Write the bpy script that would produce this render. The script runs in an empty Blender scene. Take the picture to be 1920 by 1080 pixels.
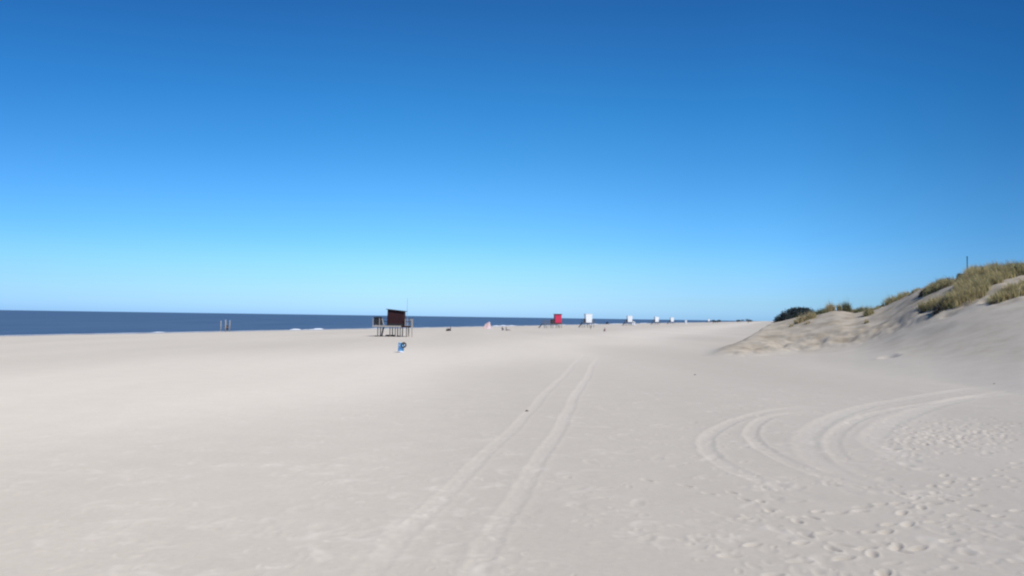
import bpy, bmesh, math, random
import numpy as np
from mathutils import Vector, Matrix
random.seed(7)
rng = np.random.default_rng(11)
S = bpy.context.scene
COL = S.collection
R = math.radians

# ------------------------------------------------------------------ camera
W, H, F = 1920.0, 1080.0, 1507.0            # frame the measurements were taken in
CAM = Vector((0, 0, 3.2))
PITCH, ROLL = math.atan(55.0 / F), math.atan(0.0145)
fwd = Vector((0, math.cos(PITCH), math.sin(PITCH)))
up0 = Vector((0, -math.sin(PITCH), math.cos(PITCH)))
rt0 = Vector((1, 0, 0))
rt = rt0 * math.cos(ROLL) + up0 * math.sin(ROLL)
up = up0 * math.cos(ROLL) - rt0 * math.sin(ROLL)
cam_data = bpy.data.cameras.new('camera')
cam = bpy.data.objects.new('camera', cam_data)
COL.objects.link(cam)
m3 = Matrix((rt, up, -fwd)).transposed()
cam.matrix_world = Matrix.Translation(CAM) @ m3.to_4x4()
cam_data.sensor_width = 36
cam_data.lens = 36 * F / W
cam_data.clip_start = 0.1
cam_data.clip_end = 80000
S.camera = cam


def ray(px, py):
    d = rt * ((px - 960) / F) + up * (-(py - 540) / F) + fwd
    return d


def at(px, py, Y):
    """world point seen at a measured spot, Y metres ahead"""
    d = ray(px, py)
    return CAM + d * (Y / d.y)


# ------------------------------------------------------------------ noise
def _hash(ix, iy, seed):
    h = (ix.astype(np.int64) * 374761393 + iy.astype(np.int64) * 668265263 + seed * 1442695041) & 0xFFFFFFFF
    h = ((h ^ (h >> 13)) * 1274126177) & 0xFFFFFFFF
    return ((h ^ (h >> 16)) & 0xFFFFFFFF).astype(np.float64) / 4294967295.0


def noise(x, y, seed=0):
    x = np.asarray(x, float); y = np.asarray(y, float)
    ix = np.floor(x); iy = np.floor(y)
    fx = x - ix; fy = y - iy
    ux = fx * fx * fx * (fx * (fx * 6 - 15) + 10); uy = fy * fy * fy * (fy * (fy * 6 - 15) + 10)

    def g(dx, dy):
        a = _hash(ix + dx, iy + dy, seed) * 2 * np.pi
        return np.cos(a) * (fx - dx) + np.sin(a) * (fy - dy)
    a = g(0, 0) * (1 - ux) + g(1, 0) * ux
    b = g(0, 1) * (1 - ux) + g(1, 1) * ux
    return (a * (1 - uy) + b * uy) * 1.4


def fbm(x, y, seed=0, octv=4, gain=0.5):
    s = 0; a = 1.0
    for i in range(octv):
        s = s + a * noise(x, y, seed + i * 17)
        x = np.asarray(x) * 2.03 + 5.1; y = np.asarray(y) * 1.97 - 3.7
        a *= gain
    return s


def sstep(a, b, x):
    t = np.clip((x - a) / (b - a), 0, 1)
    return t * t * (3 - 2 * t)


# ------------------------------------------------------------------ terrain
SEA_Z = -1.2
#        col   ramp  toeY  toeZ  crestY crestZ
CTRL = [(1318, 66, 70.5, 0.00, 71.5, 0.00),
        (1332, 66, 70.5, 0.00, 72.0, 0.08),
        (1350, 65, 70.0, 0.02, 74.0, 0.36),
        (1387, 62, 69.5, 0.04, 79.0, 1.02),
        (1417, 60, 70.5, 0.08, 87.0, 1.75),
        (1443, 58, 71.5, 0.12, 99.0, 2.70),
        (1480, 56, 72.5, 0.22, 102., 3.55),
        (1530, 54, 72.5, 0.40, 98.0, 4.15),
        (1567, 52, 72.0, 0.70, 96.0, 4.70),
        (1603, 50, 71.0, 1.00, 94.0, 4.40),
        (1632, 48, 70.0, 1.35, 93.0, 4.75),
        (1660, 47, 69.0, 1.80, 91.0, 5.05),
        (1685, 46, 68.0, 2.25, 88.5, 5.75),
        (1712, 45, 67.0, 2.65, 86.0, 6.55),
        (1750, 44, 65.0, 3.15, 83.0, 7.10),
        (1795, 42, 63.0, 3.65, 80.0, 7.70),
        (1836, 40, 62.0, 4.15, 77.0, 8.30),
        (1880, 38, 61.0, 4.55, 75.0, 8.30),
        (1920, 36, 60.0, 4.80, 73.0, 8.15),
        (2050, 33, 56.0, 5.00, 68.0, 8.10),
        (2300, 30, 52.0, 5.00, 62.0, 8.20)]
_c = np.array(CTRL)
_ang = np.arctan((_c[:, 0] - 960) / F)
_ca = np.cos(_ang)
AT = np.linspace(_ang[0] - 0.02, _ang[-1], 1200)
TAB = []
for k in range(1, 6):
    v = _c[:, k] / (_ca if k in (1, 2, 4) else 1)
    t = np.interp(AT, _ang, v)
    ker = np.exp(-0.5 * (np.arange(-24, 25) / 8.0) ** 2); ker /= ker.sum()
    t = np.convolve(np.pad(t, 24, mode='edge'), ker, mode='valid')
    TAB.append(t)


def terr(X, Y):
    X = np.asarray(X, float); Y = np.asarray(Y, float)
    r = np.hypot(X, Y)
    a = np.arctan2(X, Y)
    # beach plane, falling to the sea on the left
    s = (X - 0.3185 * Y + 131) / 1.0495
    s = s + 1.2 * noise(X / 37, Y / 37, 3) + 0.5 * noise(X / 9, Y / 9, 4)
    z = np.where(s > 0, SEA_Z * (1 - sstep(0, 62, s)) * (1 - 0.25 * sstep(0, 30, s)), SEA_Z + s * 0.03)
    z = np.maximum(z, -6)
    near = np.exp(-(r / 90) ** 2)
    z = z + 0.030 * fbm(X / 7.0, Y / 7.0, 21, 2) * near + 0.003 * fbm(X / 1.7, Y / 1.7, 31, 2) * near
    # dune
    ramp = np.interp(a, AT, TAB[0]); toeR = np.interp(a, AT, TAB[1]); toeZ = np.interp(a, AT, TAB[2])
    crR = np.interp(a, AT, TAB[3]); crZ = np.interp(a, AT, TAB[4])
    on = sstep(AT[0], AT[0] + 0.02, a) * (1 - sstep(2.3, 2.9, np.abs(a)))
    wob = 1 + 0.005 * noise(X / 13, Y / 13, 41)
    rr = r * wob
    t1 = np.clip((rr - ramp) / np.maximum(toeR - ramp, .1), 0, 1)
    d = toeZ * t1 ** 1.55
    t2 = np.clip((rr - toeR) / np.maximum(crR - toeR, .1), 0, 1)
    e = np.sin(t2 * np.pi / 2) ** 1.05 * 0.55 + 0.45 * t2
    d = d + (crZ - toeZ) * e
    t3 = sstep(0, 26, rr - crR)
    d = d * (1 - 0.62 * t3)
    d = d * (1 - sstep(70, 190, rr - crR) * sstep(0.42, 0.30, a)) if False else d
    # the tail of the dune runs out towards the far beach
    d = d * (1 - sstep(8, 40, rr - crR) * (1 - sstep(0.315, 0.36, a)))
    d = d * (1 - 0.9 * sstep(250, 700, rr))
    face = sstep(0.0, 0.18, t2) * (1 - 0.6 * t3) * on * sstep(0.05, 0.8, crZ)
    lumps = 0.25 * fbm(X / 4.2, Y / 4.2, 51, 3, .5) + 0.06 * np.abs(fbm(X / 1.3, Y / 1.3, 61, 3))
    foot = np.exp(-((t2 - 0.16) / 0.2) ** 2) * on * sstep(0.1, 1.2, crZ - toeZ) * sstep(0.0, 0.12, t2)
    lip = 0.30 * np.exp(-((t1 - 0.93) / 0.07) ** 2) * sstep(1.6, 3.2, toeZ) * (0.6 + 0.6 * noise(X / 9, Y / 9, 77))
    d = d + face * lumps * 0.8 + foot * 0.34 * fbm(X / 1.8, Y / 1.8, 71, 3, .5) + lip * (1 - sstep(0, .3, t2))
    return z + np.maximum(d, 0) * on


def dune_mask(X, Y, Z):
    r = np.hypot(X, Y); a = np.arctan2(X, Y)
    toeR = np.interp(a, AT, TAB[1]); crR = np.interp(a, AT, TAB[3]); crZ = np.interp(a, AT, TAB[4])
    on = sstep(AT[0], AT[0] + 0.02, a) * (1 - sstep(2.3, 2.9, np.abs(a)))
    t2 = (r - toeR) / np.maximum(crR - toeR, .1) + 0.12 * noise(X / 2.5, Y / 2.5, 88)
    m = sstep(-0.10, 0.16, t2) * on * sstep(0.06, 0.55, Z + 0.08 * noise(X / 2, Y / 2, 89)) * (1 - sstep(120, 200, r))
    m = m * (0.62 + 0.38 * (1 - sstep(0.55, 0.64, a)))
    return np.maximum(m, 0.48 * sstep(0.1, 1.6, Z) * on * (1 - sstep(120, 200, r)))  # ramp warmed in colour to offset its blue skylight


def hit(px, py, y0=6.0, y1=1500.0, n=5000):
    """where the line of sight through a measured spot meets the ground"""
    d = ray(px, py)
    Y = np.geomspace(y0, y1, n)
    X = CAM.x + d.x / d.y * Y
    Z = CAM.z + d.z / d.y * Y
    g = terr(X, Y)
    k = np.argmax(Z <= g)
    if Z[k] > g[k]:
        return None
    return Vector((X[k], Y[k], float(g[k])))


# ------------------------------------------------------------------ mesh helpers
class MB:
    def __init__(self):
        self.v = []; self.f = []

    def add(self, vs, fs):
        n = len(self.v)
        self.v += [tuple(v) for v in vs]
        self.f += [tuple(i + n for i in f) for f in fs]
        return self

    def box(self, c, s, rot=None, taper=None):
        """box of size s centred on c; taper = (tx, ty) scale of the top"""
        hx, hy, hz = s[0] / 2, s[1] / 2, s[2] / 2
        tx, ty = taper or (1, 1)
        vs = [(-hx, -hy, -hz), (hx, -hy, -hz), (hx, hy, -hz), (-hx, hy, -hz),
              (-hx * tx, -hy * ty, hz), (hx * tx, -hy * ty, hz), (hx * tx, hy * ty, hz), (-hx * tx, hy * ty, hz)]
        if rot is not None:
            vs = [rot @ Vector(v) for v in vs]
        vs = [(v[0] + c[0], v[1] + c[1], v[2] + c[2]) for v in vs]
        return self.add(vs, [(0, 3, 2, 1), (4, 5, 6, 7), (0, 1, 5, 4), (1, 2, 6, 5), (2, 3, 7, 6), (3, 0, 4, 7)])

    def bar(self, a, b, w, h=None):
        a, b = Vector(a), Vector(b); h = h or w
        d = b - a
        q = d.to_track_quat('Z', 'Y').to_matrix()
        return self.box((a + b) / 2, (w, h, d.length), q)

    def tube(self, pts, rad, n=10, cap=True):
        pts = [Vector(p) for p in pts]
        if not hasattr(rad, '__len__'):
            rad = [rad] * len(pts)
        vs, fs = [], []
        for i, p in enumerate(pts):
            d = (pts[min(i + 1, len(pts) - 1)] - pts[max(i - 1, 0)])
            q = d.to_track_quat('Z', 'Y').to_matrix()
            for k in range(n):
                a = 2 * math.pi * k / n
                vs.append(p + q @ Vector((math.cos(a) * rad[i], math.sin(a) * rad[i], 0)))
        for i in range(len(pts) - 1):
            for k in range(n):
                fs.append((i * n + k, i * n + (k + 1) % n, (i + 1) * n + (k + 1) % n, (i + 1) * n + k))
        if cap:
            fs.append(tuple(range(n - 1, -1, -1))); fs.append(tuple((len(pts) - 1) * n + k for k in range(n)))
        return self.add(vs, fs)

    def lathe(self, prof, n=28, close=False):
        vs, fs = [], []
        m = len(prof)
        for r, z in prof:
            for k in range(n):
                a = 2 * math.pi * k / n
                vs.append((math.cos(a) * r, math.sin(a) * r, z))
        for i in range(m if close else m - 1):
            j = (i + 1) % m
            for k in range(n):
                fs.append((i * n + k, i * n + (k + 1) % n, j * n + (k + 1) % n, j * n + k))
        return self.add(vs, fs)

    def build(self, name, mat, parent=None, smooth=False, bevel=0, loc=None, rot=None):
        me = bpy.data.meshes.new(name)
        me.from_pydata(self.v, [], self.f)
        me.validate()
        bm = bmesh.new(); bm.from_mesh(me)
        bmesh.ops.recalc_face_normals(bm, faces=bm.faces)
        if bevel:
            bmesh.ops.bevel(bm, geom=bm.edges[:], offset=bevel, segments=2, affect='EDGES', clamp_overlap=True)
        bm.to_mesh(me); bm.free()
        if smooth:
            me.polygons.foreach_set('use_smooth', [True] * len(me.polygons))
        me.materials.append(mat)
        o = bpy.data.objects.new(name, me)
        COL.objects.link(o)
        if parent is not None:
            o.parent = parent
        if loc is not None:
            o.location = loc
        if rot is not None:
            o.rotation_euler = rot
        return o


def tag(o, label=None, cat=None, group=None, kind=None):
    if label: o['label'] = label
    if cat: o['category'] = cat
    if group: o['group'] = group
    if kind: o['kind'] = kind
    return o


def empty(name, loc, rz=0.0):
    o = bpy.data.objects.new(name, None)
    o.empty_display_size = 0.3
    COL.objects.link(o)
    o.location = loc; o.rotation_euler = (0, 0, rz)
    return o


def copy_tree(o, parent=None):
    c = o.copy(); COL.objects.link(c)
    if parent is not None:
        c.parent = parent
    for ch in [x for x in bpy.data.objects if x.parent == o]:
        copy_tree(ch, c)
    return c


def np_mesh(name, verts, faces, mat, attrs=None, smooth=True):
    """verts (n,3), faces (m,4) or (m,3) arrays"""
    me = bpy.data.meshes.new(name)
    k = faces.shape[1]
    me.vertices.add(len(verts)); me.vertices.foreach_set('co', np.ascontiguousarray(verts, np.float32).ravel())
    me.loops.add(faces.size); me.loops.foreach_set('vertex_index', np.ascontiguousarray(faces, np.int32).ravel())
    me.polygons.add(len(faces))
    me.polygons.foreach_set('loop_start', np.arange(0, faces.size, k, dtype=np.int32))
    me.update(calc_edges=True)
    if smooth:
        me.polygons.foreach_set('use_smooth', np.ones(len(faces), bool))
    for an, (dom, typ, data) in (attrs or {}).items():
        at_ = me.attributes.new(an, typ, dom)
        at_.data.foreach_set('value' if typ == 'FLOAT' else 'color', np.ascontiguousarray(data, np.float32).ravel())
    me.materials.append(mat)
    me.update()
    o = bpy.data.objects.new(name, me)
    COL.objects.link(o)
    return o


# ------------------------------------------------------------------ materials
def new_mat(name):
    m = bpy.data.materials.new(name); m.use_nodes = True
    nt = m.node_tree
    b = nt.nodes['Principled BSDF']
    return m, nt, b


def N(nt, t, **kw):
    n = nt.nodes.new(t)
    for k, v in kw.items():
        setattr(n, k, v)
    return n


def ramp_node(nt, stops):
    n = nt.nodes.new('ShaderNodeValToRGB')
    e = n.color_ramp.elements
    while len(e) < len(stops):
        e.new(0.5)
    for el, (p, c) in zip(e, stops):
        el.position = p
        el.color = (c[0], c[1], c[2], 1) if hasattr(c, '__len__') else (c, c, c, 1)
    return n


def painted(name, col, col2=None, scale=6, rough=0.6, spec=0.3, stretch=(1, 1, 1), bump=0.1, dist=0.01):
    """weathered surface: two tones broken up by noise along the grain"""
    m, nt, b = new_mat(name)
    tc = N(nt, 'ShaderNodeTexCoord'); mp = N(nt, 'ShaderNodeMapping')
    mp.inputs['Scale'].default_value = stretch
    nz = N(nt, 'ShaderNodeTexNoise'); nz.inputs['Scale'].default_value = scale; nz.inputs['Detail'].default_value = 6
    col2 = col2 or tuple(c * 0.7 for c in col)
    rp = ramp_node(nt, [(0.3, col2), (0.65, col)])
    L = nt.links.new
    L(tc.outputs['Object'], mp.inputs['Vector']); L(mp.outputs['Vector'], nz.inputs['Vector'])
    L(nz.outputs['Fac'], rp.inputs['Fac']); L(rp.outputs['Color'], b.inputs['Base Color'])
    bp = N(nt, 'ShaderNodeBump'); bp.inputs['Strength'].default_value = bump; bp.inputs['Distance'].default_value = dist
    L(nz.outputs['Fac'], bp.inputs['Height']); L(bp.outputs['Normal'], b.inputs['Normal'])
    b.inputs['Roughness'].default_value = rough
    b.inputs['Specular IOR Level'].default_value = spec
    return m


def sand_material():
    m, nt, b = new_mat('sand')
    L = nt.links.new
    geo = N(nt, 'ShaderNodeNewGeometry')

    def nz(scale, detail=4, rough=.55, vec=None):
        n = N(nt, 'ShaderNodeTexNoise'); n.inputs['Scale'].default_value = scale
        n.inputs['Detail'].default_value = detail; n.inputs['Roughness'].default_value = rough
        L(vec or geo.outputs['Position'], n.inputs['Vector'])
        return n
    # long soft wind streaks lying along the shore + small mottling
    mp = N(nt, 'ShaderNodeMapping'); mp.inputs['Rotation'].default_value = (0, 0, R(18)); mp.inputs['Scale'].default_value = (1, .18, 1)
    L(geo.outputs['Position'], mp.inputs['Vector'])
    big = nz(0.10, 3, .5, mp.outputs['Vector'])
    mid = nz(0.9, 5, .6)
    fine = nz(9.0, 5, .65)
    c1 = ramp_node(nt, [(0.30, (0.455, 0.411, 0.347)), (0.72, (0.504, 0.455, 0.387))])
    L(big.outputs['Fac'], c1.inputs['Fac'])
    c2 = ramp_node(nt, [(0.30, 0.972), (0.70, 1.022)])
    L(mid.outputs['Fac'], c2.inputs['Fac'])
    atp = N(nt, 'ShaderNodeAttribute', attribute_name='tone')
    c3 = ramp_node(nt, [(0.28, 0.96), (0.75, 1.04)])
    L(fine.outputs['Fac'], c3.inputs['Fac'])
    mx = N(nt, 'ShaderNodeMixRGB', blend_type='MULTIPLY'); mx.inputs['Fac'].default_value = 1
    L(c1.outputs['Color'], mx.inputs['Color1']); L(c2.outputs['Color'], mx.inputs['Color2'])
    mx2 = N(nt, 'ShaderNodeMixRGB', blend_type='MULTIPLY'); mx2.inputs['Fac'].default_value = 1
    L(mx.outputs['Color'], mx2.inputs['Color1']); L(c3.outputs['Color'], mx2.inputs['Color2'])
    # the dune's sand is browner, streaked with litter; the ramp is warmed against blue skylight
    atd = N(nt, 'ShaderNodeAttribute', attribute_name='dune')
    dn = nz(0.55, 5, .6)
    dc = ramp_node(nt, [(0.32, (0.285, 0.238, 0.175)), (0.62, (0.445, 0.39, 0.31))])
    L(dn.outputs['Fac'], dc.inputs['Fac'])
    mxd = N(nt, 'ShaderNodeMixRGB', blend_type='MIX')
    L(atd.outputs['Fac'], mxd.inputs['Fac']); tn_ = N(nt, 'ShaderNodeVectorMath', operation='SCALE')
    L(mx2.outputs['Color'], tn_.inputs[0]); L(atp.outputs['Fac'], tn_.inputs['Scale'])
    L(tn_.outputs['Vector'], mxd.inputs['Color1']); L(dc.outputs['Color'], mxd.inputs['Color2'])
    # turned-up paler dry sand in the ruts and on the rims of prints
    at1 = N(nt, 'ShaderNodeAttribute', attribute_name='turned')
    mx3 = N(nt, 'ShaderNodeMixRGB', blend_type='MIX')
    L(at1.outputs['Fac'], mx3.inputs['Fac']); L(mxd.outputs['Color'], mx3.inputs['Color1'])
    mx3.inputs['Color2'].default_value = (0.555, 0.505, 0.438, 1)
    # wet strip at the water's edge
    at2 = N(nt, 'ShaderNodeAttribute', attribute_name='wet')
    mx4 = N(nt, 'ShaderNodeMixRGB', blend_type='MIX')
    L(at2.outputs['Fac'], mx4.inputs['Fac']); L(mx3.outputs['Color'], mx4.inputs['Color1'])
    mx4.inputs['Color2'].default_value = (0.33, 0.32, 0.32, 1)
    L(mx4.outputs['Color'], b.inputs['Base Color'])
    rr = N(nt, 'ShaderNodeMapRange'); rr.inputs['To Min'].default_value = 0.95; rr.inputs['To Max'].default_value = 0.28
    L(at2.outputs['Fac'], rr.inputs['Value']); L(rr.outputs['Result'], b.inputs['Roughness'])
    sp = N(nt, 'ShaderNodeMapRange'); sp.inputs['To Min'].default_value = 0.04; sp.inputs['To Max'].default_value = 0.5
    L(at2.outputs['Fac'], sp.inputs['Value']); L(sp.outputs['Result'], b.inputs['Specular IOR Level'])
    b.inputs['Diffuse Roughness'].default_value = 0.45
    # grain relief
    b1 = N(nt, 'ShaderNodeBump'); b1.inputs['Strength'].default_value = 0.35; b1.inputs['Distance'].default_value = 0.03
    n1 = nz(3.2, 6, .62)
    L(n1.outputs['Fac'], b1.inputs['Height'])
    b2 = N(nt, 'ShaderNodeBump'); b2.inputs['Strength'].default_value = 0.35; b2.inputs['Distance'].default_value = 0.010
    n2 = nz(22, 4, .6)
    L(n2.outputs['Fac'], b2.inputs['Height']); L(b1.outputs['Normal'], b2.inputs['Normal'])
    L(b2.outputs['Normal'], b.inputs['Normal'])
    return m


def sea_material():
    m, nt, b = new_mat('sea_water')
    L = nt.links.new
    geo = N(nt, 'ShaderNodeNewGeometry')
    mp = N(nt, 'ShaderNodeMapping'); mp.inputs['Rotation'].default_value = (0, 0, R(18)); mp.inputs['Scale'].default_value = (1, .22, 1)
    L(geo.outputs['Position'], mp.inputs['Vector'])
    n1 = N(nt, 'ShaderNodeTexNoise'); n1.inputs['Scale'].default_value = 0.035; n1.inputs['Detail'].default_value = 6; n1.inputs['Roughness'].default_value = .6
    L(mp.outputs['Vector'], n1.inputs['Vector'])
    rp = ramp_node(nt, [(0.3, (0.052, 0.102, 0.178)), (0.7, (0.082, 0.138, 0.228))])
    L(n1.outputs['Fac'], rp.inputs['Fac']); L(rp.outputs['Color'], b.inputs['Base Color'])
    n2 = N(nt, 'ShaderNodeTexNoise'); n2.inputs['Scale'].default_value = 0.5; n2.inputs['Detail'].default_value = 5
    L(mp.outputs['Vector'], n2.inputs['Vector'])
    bp = N(nt, 'ShaderNodeBump'); bp.inputs['Strength'].default_value = 1; bp.inputs['Distance'].default_value = 0.7
    L(n2.outputs['Fac'], bp.inputs['Height']); L(bp.outputs['Normal'], b.inputs['Normal'])
    b.inputs['Roughness'].default_value = 0.55
    b.inputs['Specular IOR Level'].default_value = 0.12
    return m


def foliage_material(name):
    """colour of each blade or leaf comes with the mesh (its own colour, lightened for haze on far crowns), plus slight translucency"""
    m, nt, b = new_mat(name)
    L = nt.links.new
    a = N(nt, 'ShaderNodeAttribute', attribute_name='tint')
    L(a.outputs['Color'], b.inputs['Base Color'])
    b.inputs['Roughness'].default_value = 0.7
    b.inputs['Specular IOR Level'].default_value = 0.2
    tr = N(nt, 'ShaderNodeBsdfTranslucent'); L(a.outputs['Color'], tr.inputs['Color'])
    mix = N(nt, 'ShaderNodeMixShader'); mix.inputs['Fac'].default_value = 0.38
    L(b.outputs['BSDF'], mix.inputs[1]); L(tr.outputs['BSDF'], mix.inputs[2])
    L(mix.outputs['Shader'], nt.nodes['Material Output'].inputs['Surface'])
    return m


M = dict(
    sand=sand_material(), sea=sea_material(), leaf=foliage_material('foliage'),
    foam=painted('sea_foam_white', (0.82, 0.85, 0.88), (0.62, 0.68, 0.74), 1.5, .8, .1),
    dark_wood=painted('dark_red_wood', (0.050, 0.018, 0.021), (0.016, 0.008, 0.010), 5, .75, .2, (6, 6, .5), .3),
    black_wood=painted('dark_grey_wood', (0.040, 0.040, 0.042), (0.016, 0.016, 0.018), 5, .8, .15, (6, 6, .6), .3),
    pale_wood=painted('pale_weathered_wood', (0.46, 0.42, 0.37), (0.28, 0.25, 0.22), 5, .8, .15, (5, 5, .5), .3),
    grey_wood=painted('grey_weathered_wood', (0.20, 0.18, 0.165), (0.10, 0.09, 0.085), 5, .8, .15, (5, 5, .5), .3),
    red=painted('red_paint', (0.68, 0.050, 0.115), (0.55, 0.035, 0.085), 3, .55, .3),
    dark_red=painted('dark_red_paint', (0.16, 0.020, 0.040), (0.09, 0.014, 0.03), 3, .6, .3),
    white=painted('white_paint', (0.88, 0.89, 0.88), (0.83, 0.84, 0.83), 2.5, .5, .3),
    off_white=painted('off_white_paint', (0.70, 0.70, 0.69), (0.55, 0.55, 0.54), 3, .6, .3),
    roof_grey=painted('roof_grey', (0.10, 0.085, 0.11), (0.06, 0.05, 0.07), 4, .7, .3),
    glass=painted('dark_glass', (0.02, 0.025, 0.03), (0.012, 0.014, 0.018), 2, .12, .6, bump=0.02),
    blue_plastic=painted('blue_plastic', (0.30, 0.66, 0.97), (0.22, 0.55, 0.92), 3, .4, .45),
    white_plastic=painted('white_plastic', (0.75, 0.78, 0.82), (0.6, 0.64, 0.7), 3, .45, .4),
    rubber=painted('black_rubber', (0.035, 0.032, 0.030), (0.07, 0.062, 0.054), 8, .85, .2),
    pink_cloth=painted('pale_pink_cloth', (0.66, 0.47, 0.43), (0.56, 0.39, 0.37), 2, .85, .1),
    lilac_cloth=painted('pale_lilac_cloth', (0.60, 0.57, 0.66), (0.5, 0.47, 0.56), 2, .85, .1),
    white_cloth=painted('white_cloth', (0.80, 0.80, 0.82), (0.68, 0.68, 0.72), 2, .85, .1),
    navy=painted('navy_car_paint', (0.012, 0.018, 0.050), (0.010, 0.014, 0.04), 2, .3, .5),
    steel=painted('dull_steel', (0.35, 0.36, 0.38), (0.25, 0.26, 0.27), 5, .45, .5),
    tail=painted('tail_lamp_red', (0.30, 0.02, 0.02), (0.2, 0.01, 0.01), 3, .3, .5),
    slate_pole=painted('slate_blue_pole', (0.020, 0.055, 0.085), (0.014, 0.04, 0.06), 4, .6, .3),
    white_pole=painted('pale_blue_white_pole', (0.62, 0.68, 0.74), (0.5, 0.55, 0.6), 4, .6, .3),
    skin=painted('tanned_skin', (0.42, 0.24, 0.16), (0.36, 0.20, 0.13), 4, .6, .3),
    hair=painted('dark_hair', (0.035, 0.022, 0.015), (0.02, 0.013, 0.01), 12, .7, .2),
    cloth_grey=painted('grey_cloth', (0.22, 0.22, 0.235), (0.16, 0.16, 0.17), 6, .9, .1),
    cloth_brown=painted('dark_brown_cloth', (0.050, 0.036, 0.030), (0.035, 0.025, 0.02), 6, .9, .1),
    cloth_blue=painted('slate_blue_cloth', (0.16, 0.20, 0.33), (0.12, 0.15, 0.26), 6, .9, .1),
    cloth_mauve=painted('mauve_cloth', (0.34, 0.26, 0.28), (0.26, 0.19, 0.21), 6, .9, .1),
    cloth_dark=painted('charcoal_cloth', (0.030, 0.034, 0.045), (0.02, 0.022, 0.03), 6, .9, .1),
    weed=painted('dry_seaweed', (0.14, 0.105, 0.085), (0.08, 0.06, 0.048), 14, .9, .1),
)

# ------------------------------------------------------------------ sky, sun
SUN_EL, SUN_AZ = 49.0, 134.0            # degrees; azimuth clockwise from the view direction (+Y)
w = bpy.data.worlds.new('World'); S.world = w; w.use_nodes = True
nt = w.node_tree
bg = nt.nodes['Background']
sky = N(nt, 'ShaderNodeTexSky', sky_type='NISHITA', sun_disc=False)
sky.sun_elevation = R(SUN_EL); sky.sun_rotation = R(SUN_AZ)
sky.altitude = 0; sky.air_density = 1.0; sky.dust_density = 0.6; sky.ozone_density = 1.6
# the phone shows a deeper, bluer sky than the model: grade it by height and by compass direction
SKY_GAIN = [(0.0, (.83, 1.46, 2.75)), (0.009, (.826, 1.43, 2.6)), (0.021, (.783, 1.33, 2.25)), (0.039, (.712, 1.244, 2.15)), (0.062, (.633, 1.20, 2.0)),
            (0.095, (.485, 1.108, 1.83)), (0.126, (.42, 1.045, 1.68)), (0.19, (.29, .923, 1.49)), (0.253, (.20, .83, 1.39)), (0.369, (.146, .615, 1.13)), (0.7, (.11, .48, .95))]
SIDE_GAIN = [(0.0, (.66, .72, .80)), (0.24, (.75, .80, .86)), (0.38, (.92, .94, .96)), (0.5, (1, 1, 1)), (0.60, (.91, .95, .97)), (0.67, (.80, .88, .92)), (0.76, (.55, .64, .71)), (1.0, (.46, .54, .62))]
tc = N(nt, 'ShaderNodeTexCoord'); sx = N(nt, 'ShaderNodeSeparateXYZ')
nt.links.new(tc.outputs['Generated'], sx.inputs['Vector'])
gr = ramp_node(nt, [(p, tuple(c / 3.0 for c in g)) for p, g in SKY_GAIN])
nt.links.new(sx.outputs['Z'], gr.inputs['Fac'])
sd_map = N(nt, 'ShaderNodeMapRange'); sd_map.inputs['From Min'].default_value = -1; sd_map.inputs['From Max'].default_value = 1
nt.links.new(sx.outputs['X'], sd_map.inputs['Value'])
gs = ramp_node(nt, SIDE_GAIN); gs.color_ramp.interpolation = 'CARDINAL'
nt.links.new(sd_map.outputs['Result'], gs.inputs['Fac'])
mul = N(nt, 'ShaderNodeVectorMath', operation='MULTIPLY'); nt.links.new(sky.outputs['Color'], mul.inputs[0])
nt.links.new(gr.outputs['Color'], mul.inputs[1])
mul2 = N(nt, 'ShaderNodeVectorMath', operation='MULTIPLY'); nt.links.new(mul.outputs['Vector'], mul2.inputs[0])
nt.links.new(gs.outputs['Color'], mul2.inputs[1])
sc2 = N(nt, 'ShaderNodeVectorMath', operation='SCALE'); sc2.inputs['Scale'].default_value = 3.0
nt.links.new(mul2.outputs['Vector'], sc2.inputs[0]); nt.links.new(sc2.outputs['Vector'], bg.inputs['Color'])
bg.inputs['Strength'].default_value = 0.10

sd = bpy.data.lights.new('sun', 'SUN'); sd.energy = 4.6; sd.angle = R(0.53); sd.color = (1.0, 0.955, 0.89)
so = bpy.data.objects.new('sun', sd); COL.objects.link(so)
sdir = Vector((math.sin(R(SUN_AZ)) * math.cos(R(SUN_EL)), math.cos(R(SUN_AZ)) * math.cos(R(SUN_EL)), math.sin(R(SUN_EL))))
so.rotation_euler = sdir.to_track_quat('Z', 'Y').to_euler()
so.location = (0, 0, 50)

S.view_settings.view_transform = 'Standard'; S.view_settings.look = 'None'
S.view_settings.exposure = 0.0; S.view_settings.gamma = 1
S.cycles.filter_width = 2.2            # the phone picture is soft all over
S.cycles.max_bounces = 6

# ------------------------------------------------------------------ ground sheet (beach + dune), one mesh to the horizon
A_dense = np.linspace(R(-39), R(39), 860)
A_rest = np.linspace(R(39), R(321), 90)[1:-1]
ANG = np.concatenate([A_dense, A_rest])
RAD = np.concatenate([np.geomspace(1.2, 5.5, 14)[:-1], np.geomspace(5.5, 150, 900)[:-1], np.geomspace(150, 30000, 190)])
na, nr = len(ANG), len(RAD)
GX = np.sin(ANG)[None, :] * RAD[:, None]
GY = np.cos(ANG)[None, :] * RAD[:, None]
GZ = terr(GX, GY)
GZ = GZ + 0.0055 * fbm(GX / 0.34, GY / 0.34, 131, 2) * np.exp(-(RAD[:, None] / 30) ** 2) * (0.5 + 0.5 * sstep(-.5, .5, noise(GX / 4, GY / 4, 133)))
turned = np.zeros_like(GZ)
ad0, ad1 = A_dense[0], A_dense[-1]


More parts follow.
